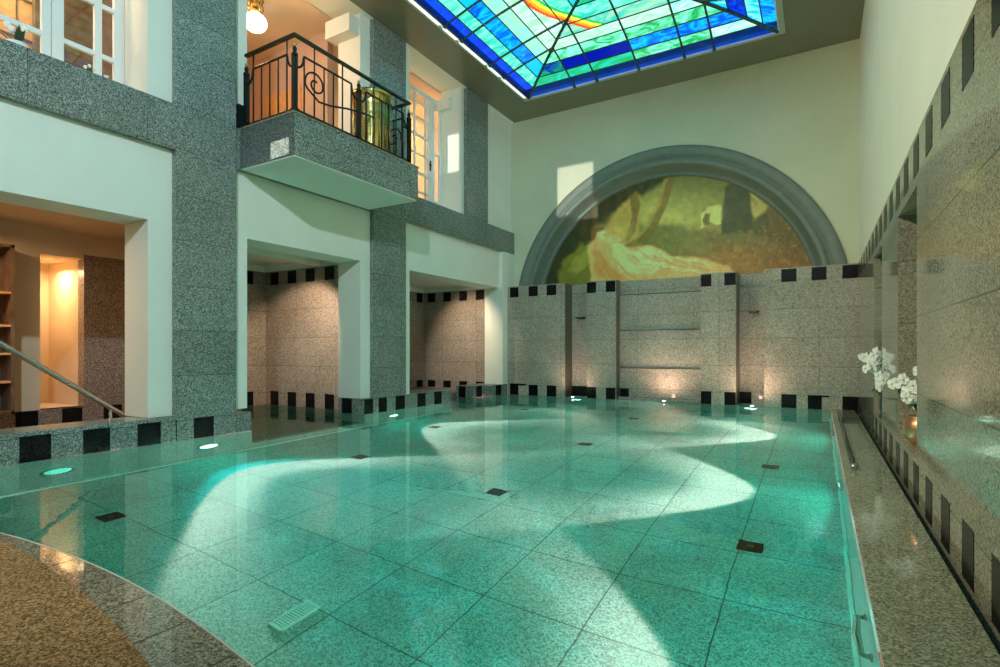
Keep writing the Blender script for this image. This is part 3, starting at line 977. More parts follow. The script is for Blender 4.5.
glow(668, 216, 40, 26, (200, 192, 108), 1.0)
glow(690, 205, 40, 18, (150, 150, 84), 0.7)
glow(640, 250, 40, 22, (150, 140, 70), 0.6)
glow(695, 186, 40, 10, (112, 116, 70), 0.6)
soft([(640, 226), (660, 222), (690, 228), (720, 232), (760, 228), (812, 240), (812, 262), (700, 262), (640, 250)], 4, (98, 100, 52), 0.85, 4, 3)
soft([(655, 232), (672, 224), (690, 231), (705, 228), (705, 256), (655, 250)], 4, (120, 118, 60), 0.7, 3, 4)
soft([(700, 228), (702, 214), (708, 206), (718, 204), (726, 208), (728, 226), (722, 224), (716, 226), (710, 222), (706, 226)], 0.8, (196, 196, 122), 0.95, 1.5, 5)
soft([(702, 220), (706, 213), (710, 214), (709, 224), (704, 226)], 1, (90, 90, 46), 0.9, 1, 6)
soft([(749, 190), (768, 206), (764, 214), (756, 218), (750, 214)], 1.5, (168, 164, 92), 0.85, 1.5, 7)
soft([(722, 210), (726, 186), (733, 180), (742, 184), (750, 192), (751, 214), (755, 232), (722, 234)], 1.5, (66, 72, 40), 0.95, 2, 8)
soft([(752, 224), (760, 214), (768, 212), (770, 222), (772, 234), (752, 236)], 2, (76, 80, 42), 0.9, 2, 9)
soft([(768, 205), (800, 240), (810, 268), (780, 250), (768, 228)], 4, (92, 80, 42), 0.8, 3, 10)
glow(735, 258, 34, 12, (152, 112, 52), 0.8)
glow(780, 262, 30, 12, (118, 84, 36), 0.8)
# dark draped curtain and shade at the upper left
soft([(540, 300), (545, 270), (560, 240), (585, 212), (615, 192), (650, 178), (672, 176), (640, 196), (612, 214), (595, 238), (588, 262), (580, 300)], 3, (44, 50, 26), 0.95, 2, 11)
st = 0.5 + 0.5 * np.sin(DX * 0.55 + 2 * fbm(DX / 10, DY / 30, 5))
blend(np.clip(inside_dist(DX, DY, [(575, 240), (585, 212), (625, 188), (655, 178), (655, 190), (612, 214), (597, 236)]) / 3, 0, 1) * st * 0.5, (84, 70, 34))
# golden hanging drape with curved folds
soft([(604, 232), (618, 208), (636, 192), (640, 196), (638, 216), (640, 238), (628, 246), (610, 246)], 2.5, (176, 150, 78), 0.95, 1.5, 12)
soft([(630, 196), (638, 192), (640, 206), (635, 232), (627, 242), (624, 240), (632, 216)], 1, (116, 92, 44), 0.8, 1, 13)
soft([(664, 178), (674, 176), (668, 204), (654, 232), (634, 248), (624, 246), (640, 236), (654, 214)], 1.2, (126, 106, 48), 0.9, 1, 14)
soft([(664, 180), (668, 178), (660, 206), (648, 228), (636, 240), (640, 232), (652, 212)], 0.8, (172, 152, 84), 0.7, 0.6, 15)
glow(620, 232, 12, 10, (200, 176, 104), 0.6)
# green cushion / foliage at the lower left
soft([(556, 278), (562, 262), (574, 252), (580, 244), (590, 242), (592, 290), (560, 290)], 3, (112, 116, 44), 0.9, 4, 16)
soft([(566, 272), (576, 256), (588, 246), (590, 262), (578, 274)], 2, (146, 142, 66), 0.7, 3, 17)
# reclining draped figure
soft([(588, 246), (594, 238), (602, 232), (612, 236), (622, 248), (640, 246), (652, 246), (672, 256), (700, 258), (728, 266), (738, 276), (700, 284), (640, 290), (592, 290)], 2, (206, 172, 110), 0.98, 2, 18)
soft([(612, 240), (622, 244), (632, 252), (648, 246), (664, 252), (668, 264), (652, 274), (628, 272), (612, 256)], 2, (226, 202, 148), 0.9, 2, 19)
soft([(664, 256), (690, 258), (712, 264), (716, 272), (690, 272), (668, 270)], 2, (214, 182, 122), 0.8, 2, 20)
soft([(592, 250), (600, 250), (610, 266), (626, 280), (606, 282), (594, 272)], 2.5, (196, 138, 74), 0.8, 2, 21)
glow(600, 233, 5.5, 6, (222, 190, 138), 1.0)
soft([(591, 238), (592, 230), (598, 226), (605, 227), (603, 230), (597, 232), (594, 240)], 1, (120, 84, 44), 0.9, 0.8, 22)
soft([(599, 236), (601, 231), (605, 230), (607, 234), (604, 239), (600, 240)], 0.8, (232, 202, 150), 0.9, 0.5, 23)
soft([(603, 234), (606, 234), (606, 235.2), (603, 235.2)], 0.5, (130, 84, 50), 0.7, 0.2, 24)
# arm raised beside the head and folds of the gown
soft([(606, 240), (612, 234), (618, 234), (622, 240), (616, 244), (608, 244)], 1, (224, 190, 132), 0.85, 0.8, 25)
for q_, (x0, y0, l_, sl) in enumerate(((628, 252, 15, 0.9), (637, 250, 20, 0.75), (648, 251, 14, 1.2), (655, 256, 18, 0.45), (668, 259, 20, 0.25), (686, 262, 22, 0.2), (640, 264, 16, 0.3), (660, 268, 22, 0.12))):
    x1, y1 = x0 + l_, y0 + l_ * sl
    soft([(x0, y0), ((x0 + x1) / 2 + 1, (y0 + y1) / 2 - 2), (x1, y1), ((x0 + x1) / 2, (y0 + y1) / 2 + 0.2)], 1.0, (160, 112, 62), 0.38, 2.2, 60 + q_)
    soft([(x0 + 1, y0 - 2.5), ((x0 + x1) / 2 + 2, (y0 + y1) / 2 - 4.8), (x1 + 1, y1 - 2.5), ((x0 + x1) / 2 + 1, (y0 + y1) / 2 - 2.6)], 1.0, (248, 226, 180), 0.45, 2.2, 80 + q_)
# foliage in the tree masses and brushwork on the ground
blend(np.clip((fbm(DX / 3, DY / 3, 41) - 0.52) * 5, 0, 1) * (DY > 226) * (DX > 650) * 0.35, (178, 138, 66))
blend(np.clip((fbm(DX / 4, DY / 4, 43) - 0.55) * 5, 0, 1) * (DX > 720) * 0.4, (54, 54, 28))
for k, (a, b, c) in enumerate((((622, 248), (640, 266), 1), ((640, 250), (668, 262), 1), ((655, 258), (700, 266), 1), ((612, 256), (640, 280), 1), ((600, 262), (622, 284), 1), ((676, 262), (730, 270), 1))):
    (x0, y0), (x1, y1) = a, b
    for s_ in (0, 4):
        soft([(x0, y0 + s_), ((x0 + x1) / 2, (y0 + y1) / 2 + 3 + s_), (x1, y1 + s_), ((x0 + x1) / 2, (y0 + y1) / 2 + 4.4 + s_)], 0.8, (164, 118, 64) if s_ == 0 else (240, 216, 166), 0.55, 2, 30 + k)
ring = np.hypot(DX - 660, DY - 260)
blend(np.exp(-((ring - 6) / 1.6) ** 2) * 0.22 * (DX < 662), (170, 124, 70))
nn = fbm(DX / 5, DY / 5, 77)[..., None]
colr = np.clip(colr * np.array([1.9, 1.65, 1.25]) * (0.72 + 0.56 * nn), 0, 1)
mverts = []; idx = -np.ones(GX.shape, int)
rad = np.hypot(GX - CX, GZ - CZ)
keep = rad < 3.40
vv = np.stack([GX, np.full(GX.shape, YM), GZ], -1)
idx[keep] = np.arange(keep.sum())
q = keep[:-1, :-1] & keep[1:, :-1] & keep[:-1, 1:] & keep[1:, 1:]
jj, ii = np.nonzero(q)
faces = np.stack([idx[jj, ii], idx[jj, ii + 1], idx[jj + 1, ii + 1], idx[jj + 1, ii]], -1)
me = bpy.data.meshes.new('mural')
me.from_pydata(vv[keep].tolist(), [], faces.tolist())
ca = me.color_attributes.new('paint', 'FLOAT_COLOR', 'POINT')
ca.data.foreach_set('color', np.concatenate([colr[keep], np.ones((keep.sum(), 1))], 1).astype(np.float32).ravel())
me.materials.append(M['mural'])
mu_o = bpy.data.objects.new('mural_painting', me); COL.objects.link(mu_o)
sm_ = mu_o.modifiers.new('s', 'SOLIDIFY'); sm_.thickness = 0.02; sm_.offset = -1
tag(mu_o, 'half round landscape mural with a pale reclining draped figure inside the arch', 'painting')

# ================================================================== RIGHT WALL
GR = M['granite_right']
mb = MB()
N1, N2 = (5.30, 6.48), (8.02, 9.13)
NZ0, NZ1, ND = 0.33, 2.49, 0.55
spans = [(-3.0, N1[0]), (N1[1], N2[0]), (N2[1], YB + 0.4)]
for a, b in spans: mb.box(XR, XR + 0.7, a, b, NZ0, NZ1, GR)
mb.box(XR, XR + 0.7, -3, YB + 0.4, -0.4, NZ0, GR); mb.box(XR, XR + 0.7, -3, YB + 0.4, NZ1, 2.90, GR)
for a, b in (N1, N2): mb.box(XR + ND, XR + 0.7, a, b, NZ0, NZ1, M['granite_niche'])
y = 3.49 - 10 * PITCH
while y < YB - 0.1:
    y1 = min(y + 0.25, YB)
    mb.box(XR - 0.003, XR + 0.01, y, y1, 2.58, 2.86, BK)
    mb.box(XR - 0.003, XR + 0.01, y, y1, 0.0, 0.30, BK)
    y += PITCH
struct(mb, 'wall_right', 'polished granite wall on the right with two tall niches', 'wall')
mb = MB(); mb.box(XRU, XRU + 0.65, -3, YU, 2.88, ZC, M['right_plaster'])
struct(mb, 'wall_right_upper', 'plain pale plaster above the granite on the right', 'wall')
mb = MB(); mb.box(-7.96, 1.3, -4.1, -4.0, 0, ZC, M['cream_plaster'])
struct(mb, 'wall_front', 'plain plaster wall behind the viewer', 'wall')

# ================================================================== CEILING AND ROOF LIGHT
SX0, SX1, SY0, SY1 = -6.2, -0.69, 1.3, 11.9
CM = M['ceiling']
mb = MB()
mb.box(XP, SX0 - 0.16, -4, YU, ZC, ZC + 0.25, CM); mb.box(SX1 + 0.10, XRU + 0.6, -4, YU, ZC, ZC + 0.25, CM)
mb.box(SX0 - 0.16, SX1 + 0.10, SY1 + 0.14, YU, ZC, ZC + 0.25, CM); mb.box(SX0 - 0.16, SX1 + 0.10, -4, SY0 - 0.14, ZC, ZC + 0.25, CM)
struct(mb, 'ceiling', 'dark grey green ceiling border around the stained glass', 'ceiling')
mb = MB(); mb.box(-7.98, XP, -4, YU, ZC, ZC + 0.12, WP)
struct(mb, 'ceiling_reveal', 'white soffit strip over the upper openings on the left', 'ceiling')

sk = empty('stained_glass_roof', (0, 0, 0))
mb = MB(); T = M['sky_trim']; zt = ZC - 0.035
mb.box(SX0 - 0.18, SX0 - 0.11, SY0 - 0.16, SY1 + 0.16, zt, ZC + 0.06, T); mb.box(SX1 + 0.02, SX1 + 0.12, SY0 - 0.16, SY1 + 0.16, zt, ZC + 0.06, T)
mb.box(SX0 - 0.11, SX1 + 0.02, SY1 + 0.03, SY1 + 0.16, zt, ZC + 0.06, T); mb.box(SX0 - 0.11, SX1 + 0.02, SY0 - 0.16, SY0 - 0.03, zt, ZC + 0.06, T)
mb.build('surround', sk)
HW = (SX1 - SX0) / 2


def zs_(s): return 7.46 + 0.5 * (1 - (1 - min(max(s, 0) / HW, 1)) ** 1.8)


ROWS = [0, 0.25, 0.50, 0.80, 1.10, 1.38, 1.68, 2.05, 2.4, HW]
ribs_x = [SX0, -4.98, -4.42, -3.445, -2.46, -1.87, SX1]
ribs_y = [SY1, 10.68, 10.07, 8.98, 8.41, 7.3, 6.7, 5.6, 5.0, 3.9, 3.2, 2.5, SY0]
stripw = []
ys_ = sorted(ribs_y)
for i in range(len(ys_) - 1):
    mb = MB(); mb.box(SX0 - 0.11, SX0 - 0.035, ys_[i] + 0.07, ys_[i + 1] - 0.07, 7.44, 7.47, M['white_glow']); o = mb.build('edge_light', sk)
mb = MB()
mb.box(SX0 - 0.035, SX0, SY0, SY1, 7.44, 7.49, M['leading']); mb.box(SX1, SX1 + 0.02, SY0, SY1, 7.44, 7.49, M['white_paint'])
mb.box(SX0, SX1, SY1, SY1 + 0.03, 7.43, 7.49, M['white_paint']); mb.box(SX0, SX1, SY0 - 0.03, SY0, 7.43, 7.49, M['white_paint'])
mb.build('edge_frame', sk)


def srgb(c): return tuple((v / 255) ** 2.2 for v in c)


BLUE, DBLUE, CY, MINT, GRN, WHT, TEAL, PALE = [srgb(c) for c in
    ((10, 75, 225), (8, 25, 130), (20, 165, 225), (120, 225, 185), (30, 150, 80), (178, 222, 196), (40, 175, 155), (140, 190, 158))]


def pane_cols(face, row, k, kn):
    r = random.random()
    if face == 'L':
        tab = [(BLUE, (0.005, 0.03, 0.5)), (MINT if k > 6 or r > .4 else GRN, TEAL if k > 6 else GRN), (CY if k > 6 else BLUE, BLUE if r > .5 else CY),
               (PALE, MINT), (WHT, PALE), (WHT, PALE), (TEAL, MINT), (TEAL, CY), (TEAL, GRN)]
    elif face == 'F':
        right = k / max(kn - 1, 1)
        tab = [(BLUE, (0.01, 0.12, 0.7)), (GRN, TEAL) if right < .6 else ((WHT, MINT) if right > .9 else (MINT, GRN)), (DBLUE, GRN if r > .7 else DBLUE) if right < .5 else (BLUE, CY),
               (MINT, GRN) if right > .5 else (GRN, MINT), (PALE, WHT) if right < .8 else (MINT, WHT), (TEAL, PALE), (TEAL, MINT), (TEAL, GRN), (TEAL, TEAL)]
    elif face == 'R':
        tab = [(BLUE, CY), (CY, MINT), (BLUE, DBLUE), (MINT, CY), (PALE, MINT), (TEAL, PALE), (TEAL, MINT), (TEAL, GRN), (TEAL, TEAL)]
    else:
        tab = [(BLUE, DBLUE), (GRN, TEAL), (DBLUE, BLUE), (MINT, GRN), (PALE, WHT), (TEAL, PALE), (TEAL, MINT), (TEAL, GRN), (TEAL, TEAL)]
    return tab[min(row, 8)]



RBW = [srgb((240, 75, 45)), srgb((250, 150, 40)), srgb((250, 225, 60)), srgb((40, 165, 90))]
# rainbow arc in plan: centre and radii (passes over the rows near the far hip)
RC = (-2.65, 8.855); RR = 2.20


def rainbow(x, y):
    d = math.hypot(x - RC[0], y - RC[1])
    k = (RR - d) / 0.062
    if 0 <= k < 4: return RBW[int(k)]
    return None


def pt(face, s, q):
    """point at inset s, along-edge coordinate q"""
    if face == 'L': return (SX0 + s, q, zs_(s))
    if face == 'R': return (SX1 - s, q, zs_(s))
    if face == 'F': return (q, SY1 - s, zs_(s))
    return (q, SY0 + s, zs_(s))


gv = []; gf = []; gc = []; gc2 = []
for face in 'LRFN':
    edges = sorted(ribs_y) if face in 'LR' else sorted(ribs_x)
    lo, hi = edges[0], edges[-1]
    for k in range(len(edges) - 1):
        e0, e1 = edges[k], edges[k + 1]
        for r in range(len(ROWS) - 1):
            s0, s1 = ROWS[r], ROWS[r + 1]
            ca_, cb_ = pane_cols(face, r, k, len(edges) - 1)
            fine = r >= 5 and face in 'LF' and (face == 'F' or e1 > 8.3)
            nq = max(1, int((e1 - e0) / 0.022)) if fine else 2
            ns = max(1, int((s1 - s0) / 0.022)) if fine else 2
            for a in range(nq):
                for b in range(ns):
                    sa, sb = s0 + (s1 - s0) * b / ns, s0 + (s1 - s0) * (b + 1) / ns
                    qa, qb = e0 + (e1 - e0) * a / nq, e0 + (e1 - e0) * (a + 1) / nq
                    # clip to the hip lines
                    def cl(q_, s_): return min(max(q_, lo + s_), hi - s_)
                    q00, q10, q11, q01 = cl(qa, sa), cl(qb, sa), cl(qb, sb), cl(qa, sb)
                    if q10 - q00 < 1e-5 and q11 - q01 < 1e-5: continue
                    P4 = [pt(face, sa, q00), pt(face, sa, q10), pt(face, sb, q11), pt(face, sb, q01)]
                    if q11 - q01 < 1e-5: P4 = P4[:3]
                    elif q10 - q00 < 1e-5: P4 = [P4[0], P4[2], P4[3]]
                    mx_ = sum(p[0] for p in P4) / len(P4); my_ = sum(p[1] for p in P4) / len(P4)
                    rb = rainbow(mx_, my_) if fine else None
                    i0 = len(gv); gv += P4; gf.append(tuple(range(i0, i0 + len(P4))))
                    gc.append(rb or ca_); gc2.append(rb or cb_)
me = bpy.data.meshes.new('stained_panes'); me.from_pydata(gv, [], gf)
for nm, src in (('pane', gc), ('pane_b', gc2)):
    at = me.color_attributes.new(nm, 'FLOAT_COLOR', 'CORNER')
    arr = []
    for f_, c_ in zip(gf, src): arr += [(*c_, 1.0)] * len(f_)
    at.data.foreach_set('color', np.array(arr, np.float32).ravel())
me.materials.append(M['stained'])
po = bpy.data.objects.new('coloured_panes', me); COL.objects.link(po); po.parent = sk
# lead bars across the rows, ribs and hips
mb = MB(); LD = M['leading']
for face in 'LRFN':
    lo, hi = (SY0, SY1) if face in 'LR' else (SX0, SX1)
    for s in ROWS[1:-1]:
        a, b = pt(face, s, lo + s), pt(face, s, hi - s)
        if b[0 if face in 'FN' else 1] - a[0 if face in 'FN' else 1] > 0.02: mb.tube([a, b], 0.013, LD, 5)
mb.build('lead_bar', sk)
def rib(face, q, r=0.022):
    lo, hi = (SY0, SY1) if face in 'LR' else (SX0, SX1)
    smax = min(HW, q - lo, hi - q)
    pts = [pt(face, smax * i / 12, q) for i in range(13)]
    pts = [(p[0], p[1], p[2] - 0.02) for p in pts]
    mb = MB(); mb.tube(pts, r, LD, 6)
    # small curled foot
    mb.box(pts[0][0] - 0.03, pts[0][0] + 0.03, pts[0][1] - 0.03, pts[0][1] + 0.03, 7.40, 7.46, LD)
    mb.build('rib', sk)


for y in ribs_y[1:-1]: rib('L', y); rib('R', y)
for x in ribs_x[1:-1]: rib('F', x); rib('N', x)
for (fx, fy, sx, sy) in ((SX0, SY1, 1, -1), (SX1, SY1, -1, -1), (SX0, SY0, 1, 1), (SX1, SY0, -1, 1)):
    mb = MB(); mb.tube([(fx + sx * HW * i / 16, fy + sy * HW * i / 16, zs_(HW * i / 16) - 0.02) for i in range(17)], 0.035, LD, 6)
    mb.build('hip_rib', sk)
mb = MB(); mb.tube([(SX0 + HW, SY0 + HW, zs_(HW) - 0.02), (SX0 + HW, SY1 - HW, zs_(HW) - 0.02)], 0.035, LD, 6); mb.build('ridge_rib', sk)
tag(sk, 'blue and green stained glass roof light with a rainbow arc', 'skylight')

# ================================================================== POOL LAMPS
def ring_beam(o, lo=17):
    """flood lens: the beam is strongest towards the rim of its cone"""
    d = o.data; d.use_nodes = True; nt = d.node_tree
    em = nt.nodes.get('Emission')
    tc = nt.nodes.new('ShaderNodeTexCoord'); sx = nt.nodes.new('ShaderNodeSeparateXYZ')
    nt.links.new(tc.outputs['Normal'], sx.inputs[0])
    ab = nt.nodes.new('ShaderNodeMath'); ab.operation = 'ABSOLUTE'; nt.links.new(sx.outputs['Z'], ab.inputs[0])
    ac = nt.nodes.new('ShaderNodeMath'); ac.operation = 'ARCCOSINE'; nt.links.new(ab.outputs[0], ac.inputs[0])
    mr = nt.nodes.new('ShaderNodeMapRange'); mr.interpolation_type = 'SMOOTHSTEP'
    nt.links.new(ac.outputs[0], mr.inputs['Value'])
    mr.inputs['From Min'].default_value = math.radians(lo); mr.inputs['From Max'].default_value = math.radians(38)
    mr.inputs['To Min'].default_value = 0.05; mr.inputs['To Max'].default_value = 1.0
    nt.links.new(mr.outputs[0], em.inputs['Strength'])


def ripple(o):
    """noise in the lamp strength imitates streaks of light from rippled water"""
    d = o.data; d.use_nodes = True; nt = d.node_tree; L = nt.links
    em = nt.nodes.get('Emission')
    tc = nt.nodes.new('ShaderNodeTexCoord'); mp = nt.nodes.new('ShaderNodeMapping')
    mp.inputs['Scale'].default_value = (14.0, 62.0, 1.0)
    L.new(tc.outputs['Normal'], mp.inputs[0])
    n = nt.nodes.new('ShaderNodeTexNoise'); n.inputs['Scale'].default_value = 1.0; n.inputs['Detail'].default_value = 1.5
    n.inputs['Distortion'].default_value = 0.9
    L.new(mp.outputs[0], n.inputs['Vector'])
    a = nt.nodes.new('ShaderNodeMath'); a.operation = 'MULTIPLY_ADD'; a.inputs[1].default_value = 2; a.inputs[2].default_value = -1
    L.new(n.outputs['Fac'], a.inputs[0])
    b = nt.nodes.new('ShaderNodeMath'); b.operation = 'ABSOLUTE'; L.new(a.outputs[0], b.inputs[0])
    mr = nt.nodes.new('ShaderNodeMapRange'); L.new(b.outputs[0], mr.inputs['Value'])
    mr.inputs['From Min'].default_value = 0.0; mr.inputs['From Max'].default_value = 0.09
    mr.inputs['To Min'].default_value = 6.5; mr.inputs['To Max'].default_value = 0.3
    mr.interpolation_type = 'SMOOTHSTEP'
    L.new(mr.outputs[0], em.inputs['Strength'])


def pool_lamp(loc, d, label, on=True, energy=60, col=(0.9, 1.0, 0.92), group=None, lamp=True, tilt=0.0, half=42, aqua=230, hue=None, lo=17):
    """disc lamp on a submerged wall facing d"""
    root = empty('underwater_lamp', loc)
    root.rotation_euler = Vector(d).to_track_quat('Z', 'Y').to_euler()
    mb = MB(); mb.lathe([(0.17, 0), (0.17, 0.02), (0.155, 0.035), (0.135, 0.03), (0.13, 0.015), (0.05, 0.012), (0.002, 0.012)], (0, 0, 0), M['steel'], 28)
    mb.build('rim', root)
    mb = MB(); mb.lathe([(0.128, 0.013), (0.12, 0.028), (0.06, 0.034), (0.002, 0.036)], (0, 0, 0), M['pool_lens'] if on else M['pool_lens_off'], 24); mb.build('lens', root)
    tag(root, label, 'pool lamp', 'round underwater lamps in the pool walls')
    if on or lamp == 'force':
        p = Vector(loc) + Vector(d) * 0.08
        sp = light('underwater_light', 'SPOT', p, energy, col, target=p + Vector(d) + Vector((0, 0, tilt)), spot_size=math.radians(2 * half), spot_blend=0.12, shadow_soft_size=0.03)
        ring_beam(sp, lo)
        light('underwater_fill', 'SPOT', p, 14, AQUA, target=p + Vector(d) + Vector((0, 0, -0.1)), spot_size=math.radians(172), spot_blend=0.15, shadow_soft_size=0.02)  # added teal fill at the lens, tints the surrounding water
        rb_ = light('underwater_streak_fill', 'SPOT', p, aqua, hue or AQUA, target=p + Vector(d) + Vector((0, 0, -0.16)), spot_size=math.radians(80), spot_blend=1.0, shadow_soft_size=0.02)  # second added teal fill, patterned with painted ripple streaks
        ripple(rb_)


PE = 3100
WARM = (1.0, 0.25, 0.245)
AQUA = (0.0, 1.0, 0.80)
pool_lamp((XP + 0.0, 2.66, -0.75), (1, 0, 0), 'unlit round underwater lamp below the tiled ledge at left', on=False)
pool_lamp((XP + 0.0, 4.38, -0.75), (1, 0, 0), 'glowing underwater lamp in the foot of the near granite pillar', energy=PE * 1.25, col=WARM, half=39, aqua=1000, hue=(0.0, 0.85, 1.0), lo=21)
pool_lamp((XP + 0.0, 8.15, -0.75), (1, 0, 0), 'glowing underwater lamp below the far balcony pillar', energy=PE * 0.8, col=WARM, half=40, aqua=300, hue=(0.0, 0.95, 0.9))
pool_lamp((0.21, 2.9, -0.8), (-1, 0, 0), 'underwater lamp in the right pool side nearest the viewer', energy=PE * 0.45, aqua=80, col=WARM, half=42)
pool_lamp((0.21, 6.55, -0.8), (-1, 0, 0), 'underwater lamp halfway along the right pool side', energy=PE * 0.85, aqua=70, col=WARM, half=42)
pool_lamp((0.21, 10.0, -0.8), (-1, 0, 0), 'underwater lamp at the far end of the right pool side', energy=PE * 0.85, aqua=70, col=WARM, half=42)
pool_lamp((-5.27, YB, -0.5), (0, -1, 0), 'glowing underwater lamp at the left recess of the end wall', energy=380, col=WARM, half=40)
pool_lamp((-3.2, 12.84, -0.4), (0, -1, 0), 'glowing underwater lamp at the middle recess of the end wall', energy=380, col=WARM, half=40)
pool_lamp((-1.26, YB, -0.5), (0, -1, 0), 'glowing underwater lamp at the right recess of the end wall', energy=380, col=WARM, half=40)


# spotlights on the water line that graze the end wall
def uplight(x, y, label, e=22):
    r = empty('wall_uplight', (x, y, 0.0))
    mb = MB(); mb.lathe([(0.04, -0.05), (0.05, 0.0), (0.05, 0.03), (0.04, 0.035)], (0, 0, 0), M['steel'], 16); mb.build('housing', r)
    mb = MB(); mb.lathe([(0.038, 0.035), (0.03, 0.045), (0.002, 0.05)], (0, 0, 0), M['lamp_glow'], 16); mb.build('lens', r)
    tag(r, label, 'wall lamp', 'small uplights before the end wall')
    light('wall_uplight_beam', 'SPOT', (x, y - 0.03, 0.07), e, (1.0, 0.62, 0.47), target=(x, y + 0.12, 1.6), spot_size=math.radians(172), spot_blend=1.0, shadow_soft_size=0.03)


uplight(-5.25, YB - 0.30, 'small uplight at the water line by the left narrow recess', 30)
uplight(-3.05, 12.52, 'small uplight at the water line before the middle recess', 46)
uplight(-1.20, YB - 0.38, 'small uplight at the water line by the right narrow recess', 52)


# ================================================================== POOL FLOOR FITTINGS
k = 0
places = {(-5.8, 2.54): 'dark square floor inlet nearest the unlit lamp at left', (-3.13, 5.23): 'dark square floor inlet near the middle of the pool',
          (-0.51, 5.09): 'dark square floor inlet near the right side, closest to the viewer', (-5.56, 5.54): 'dark square floor inlet in front of the middle bay',
          (-0.54, 7.76): 'dark square floor inlet near the right side, midway along', (-6.14, 8.01): 'dark square floor inlet in front of the far balcony pillar',
          (-3.16, 7.97): 'dark square floor inlet in the far middle of the pool', (-5.87, 11.07): 'dark square floor inlet near the back left corner',
          (-3.26, 10.9): 'dark square floor inlet before the middle recess of the end wall'}
for (x, y), lb in places.items():
    r = empty('floor_inlet', (x, y, -1.45))
    mb = MB(); mb.box(-0.10, 0.10, -0.10, 0.10, 0, 0.005, M['black_tile']); mb.build('cover', r)
    mb = MB(); mb.lathe([(0.03, 0.005), (0.03, 0.009), (0.002, 0.009)], (0, 0, 0), M['steel_dark'], 12); mb.build('screw_cap', r)
    tag(r, lb, 'floor inlet', 'dark square inlets in the pool floor')
r = empty('drain_grille', (-3.09, 2.47, -1.45)); r.scale = (0.85, 0.92, 1)
mb = MB(); mb.box(-0.08, 0.08, -0.18, -0.165, 0, 0.02, M['grille']); mb.box(-0.08, 0.08, 0.165, 0.18, 0, 0.02, M['grille'])
mb.box(-0.08, -0.068, -0.18, 0.18, 0, 0.02, M['grille']); mb.box(0.068, 0.08, -0.18, 0.18, 0, 0.02, M['grille']); mb.build('frame', r)
mb = MB()
for i in range(14):
    y = -0.155 + i * 0.0238
    mb.box(-0.068, 0.068, y - 0.006, y + 0.006, 0.003, 0.017, M['grille'])
mb.box(-0.07, 0.07, -0.17, 0.17, 0, 0.003, M['pool_side'])
mb.build('slat', r)
tag(r, 'white slatted drain grille on the pool floor near the coping', 'drain grille')

# lane rod lying along the right deck
r = empty('edge_rod', (0.30, 6.4, 0.012))
mb = MB(); mb.tube([(0, 0, 0.03), (0.02, 5.7, 0.03)], 0.018, M['steel_dark'], 10); mb.build('rod', r)
mb = MB(); mb.ball((0, -0.02, 0.033), 0.033, M['steel'], 14, 10); o = mb.build('ball_end', r); o['label'] = 'shiny ball end'
for yy in (0.6, 2.6, 4.6):
    mb = MB(); mb.box(-0.015, 0.035, yy - 0.02, yy + 0.02, 0, 0.02, M['steel_dark']); mb.build('bracket', r)
tag(r, 'thin dark metal rod with a ball end lying along the right pool edge', 'rod')

# chrome ladder stub / fitting on the near right pool side
r = empty('grab_fitting', (0.20, 3.0, -0.28))
mb = MB(); mb.tube([(0, -0.19, 0), (-0.04, -0.18, 0), (-0.05, 0, 0), (-0.04, 0.18, 0), (0, 0.19, 0)], 0.018, M['steel'], 10); mb.build('bar', r)
mb = MB(); mb.lathe([(0.03, -0.0), (0.03, -0.01), (0.002, -0.012)], (0, 0.19, 0), M['steel'], 14, axis='X'); mb.build('base_plate', r); mb = MB(); mb.lathe([(0.03, -0.0), (0.03, -0.01), (0.002, -0.012)], (0, -0.19, 0), M['steel'], 14, axis='X'); mb.build('base_plate', r)
tag(r, 'small chrome grab handle on the right pool side under water', 'grab handle')

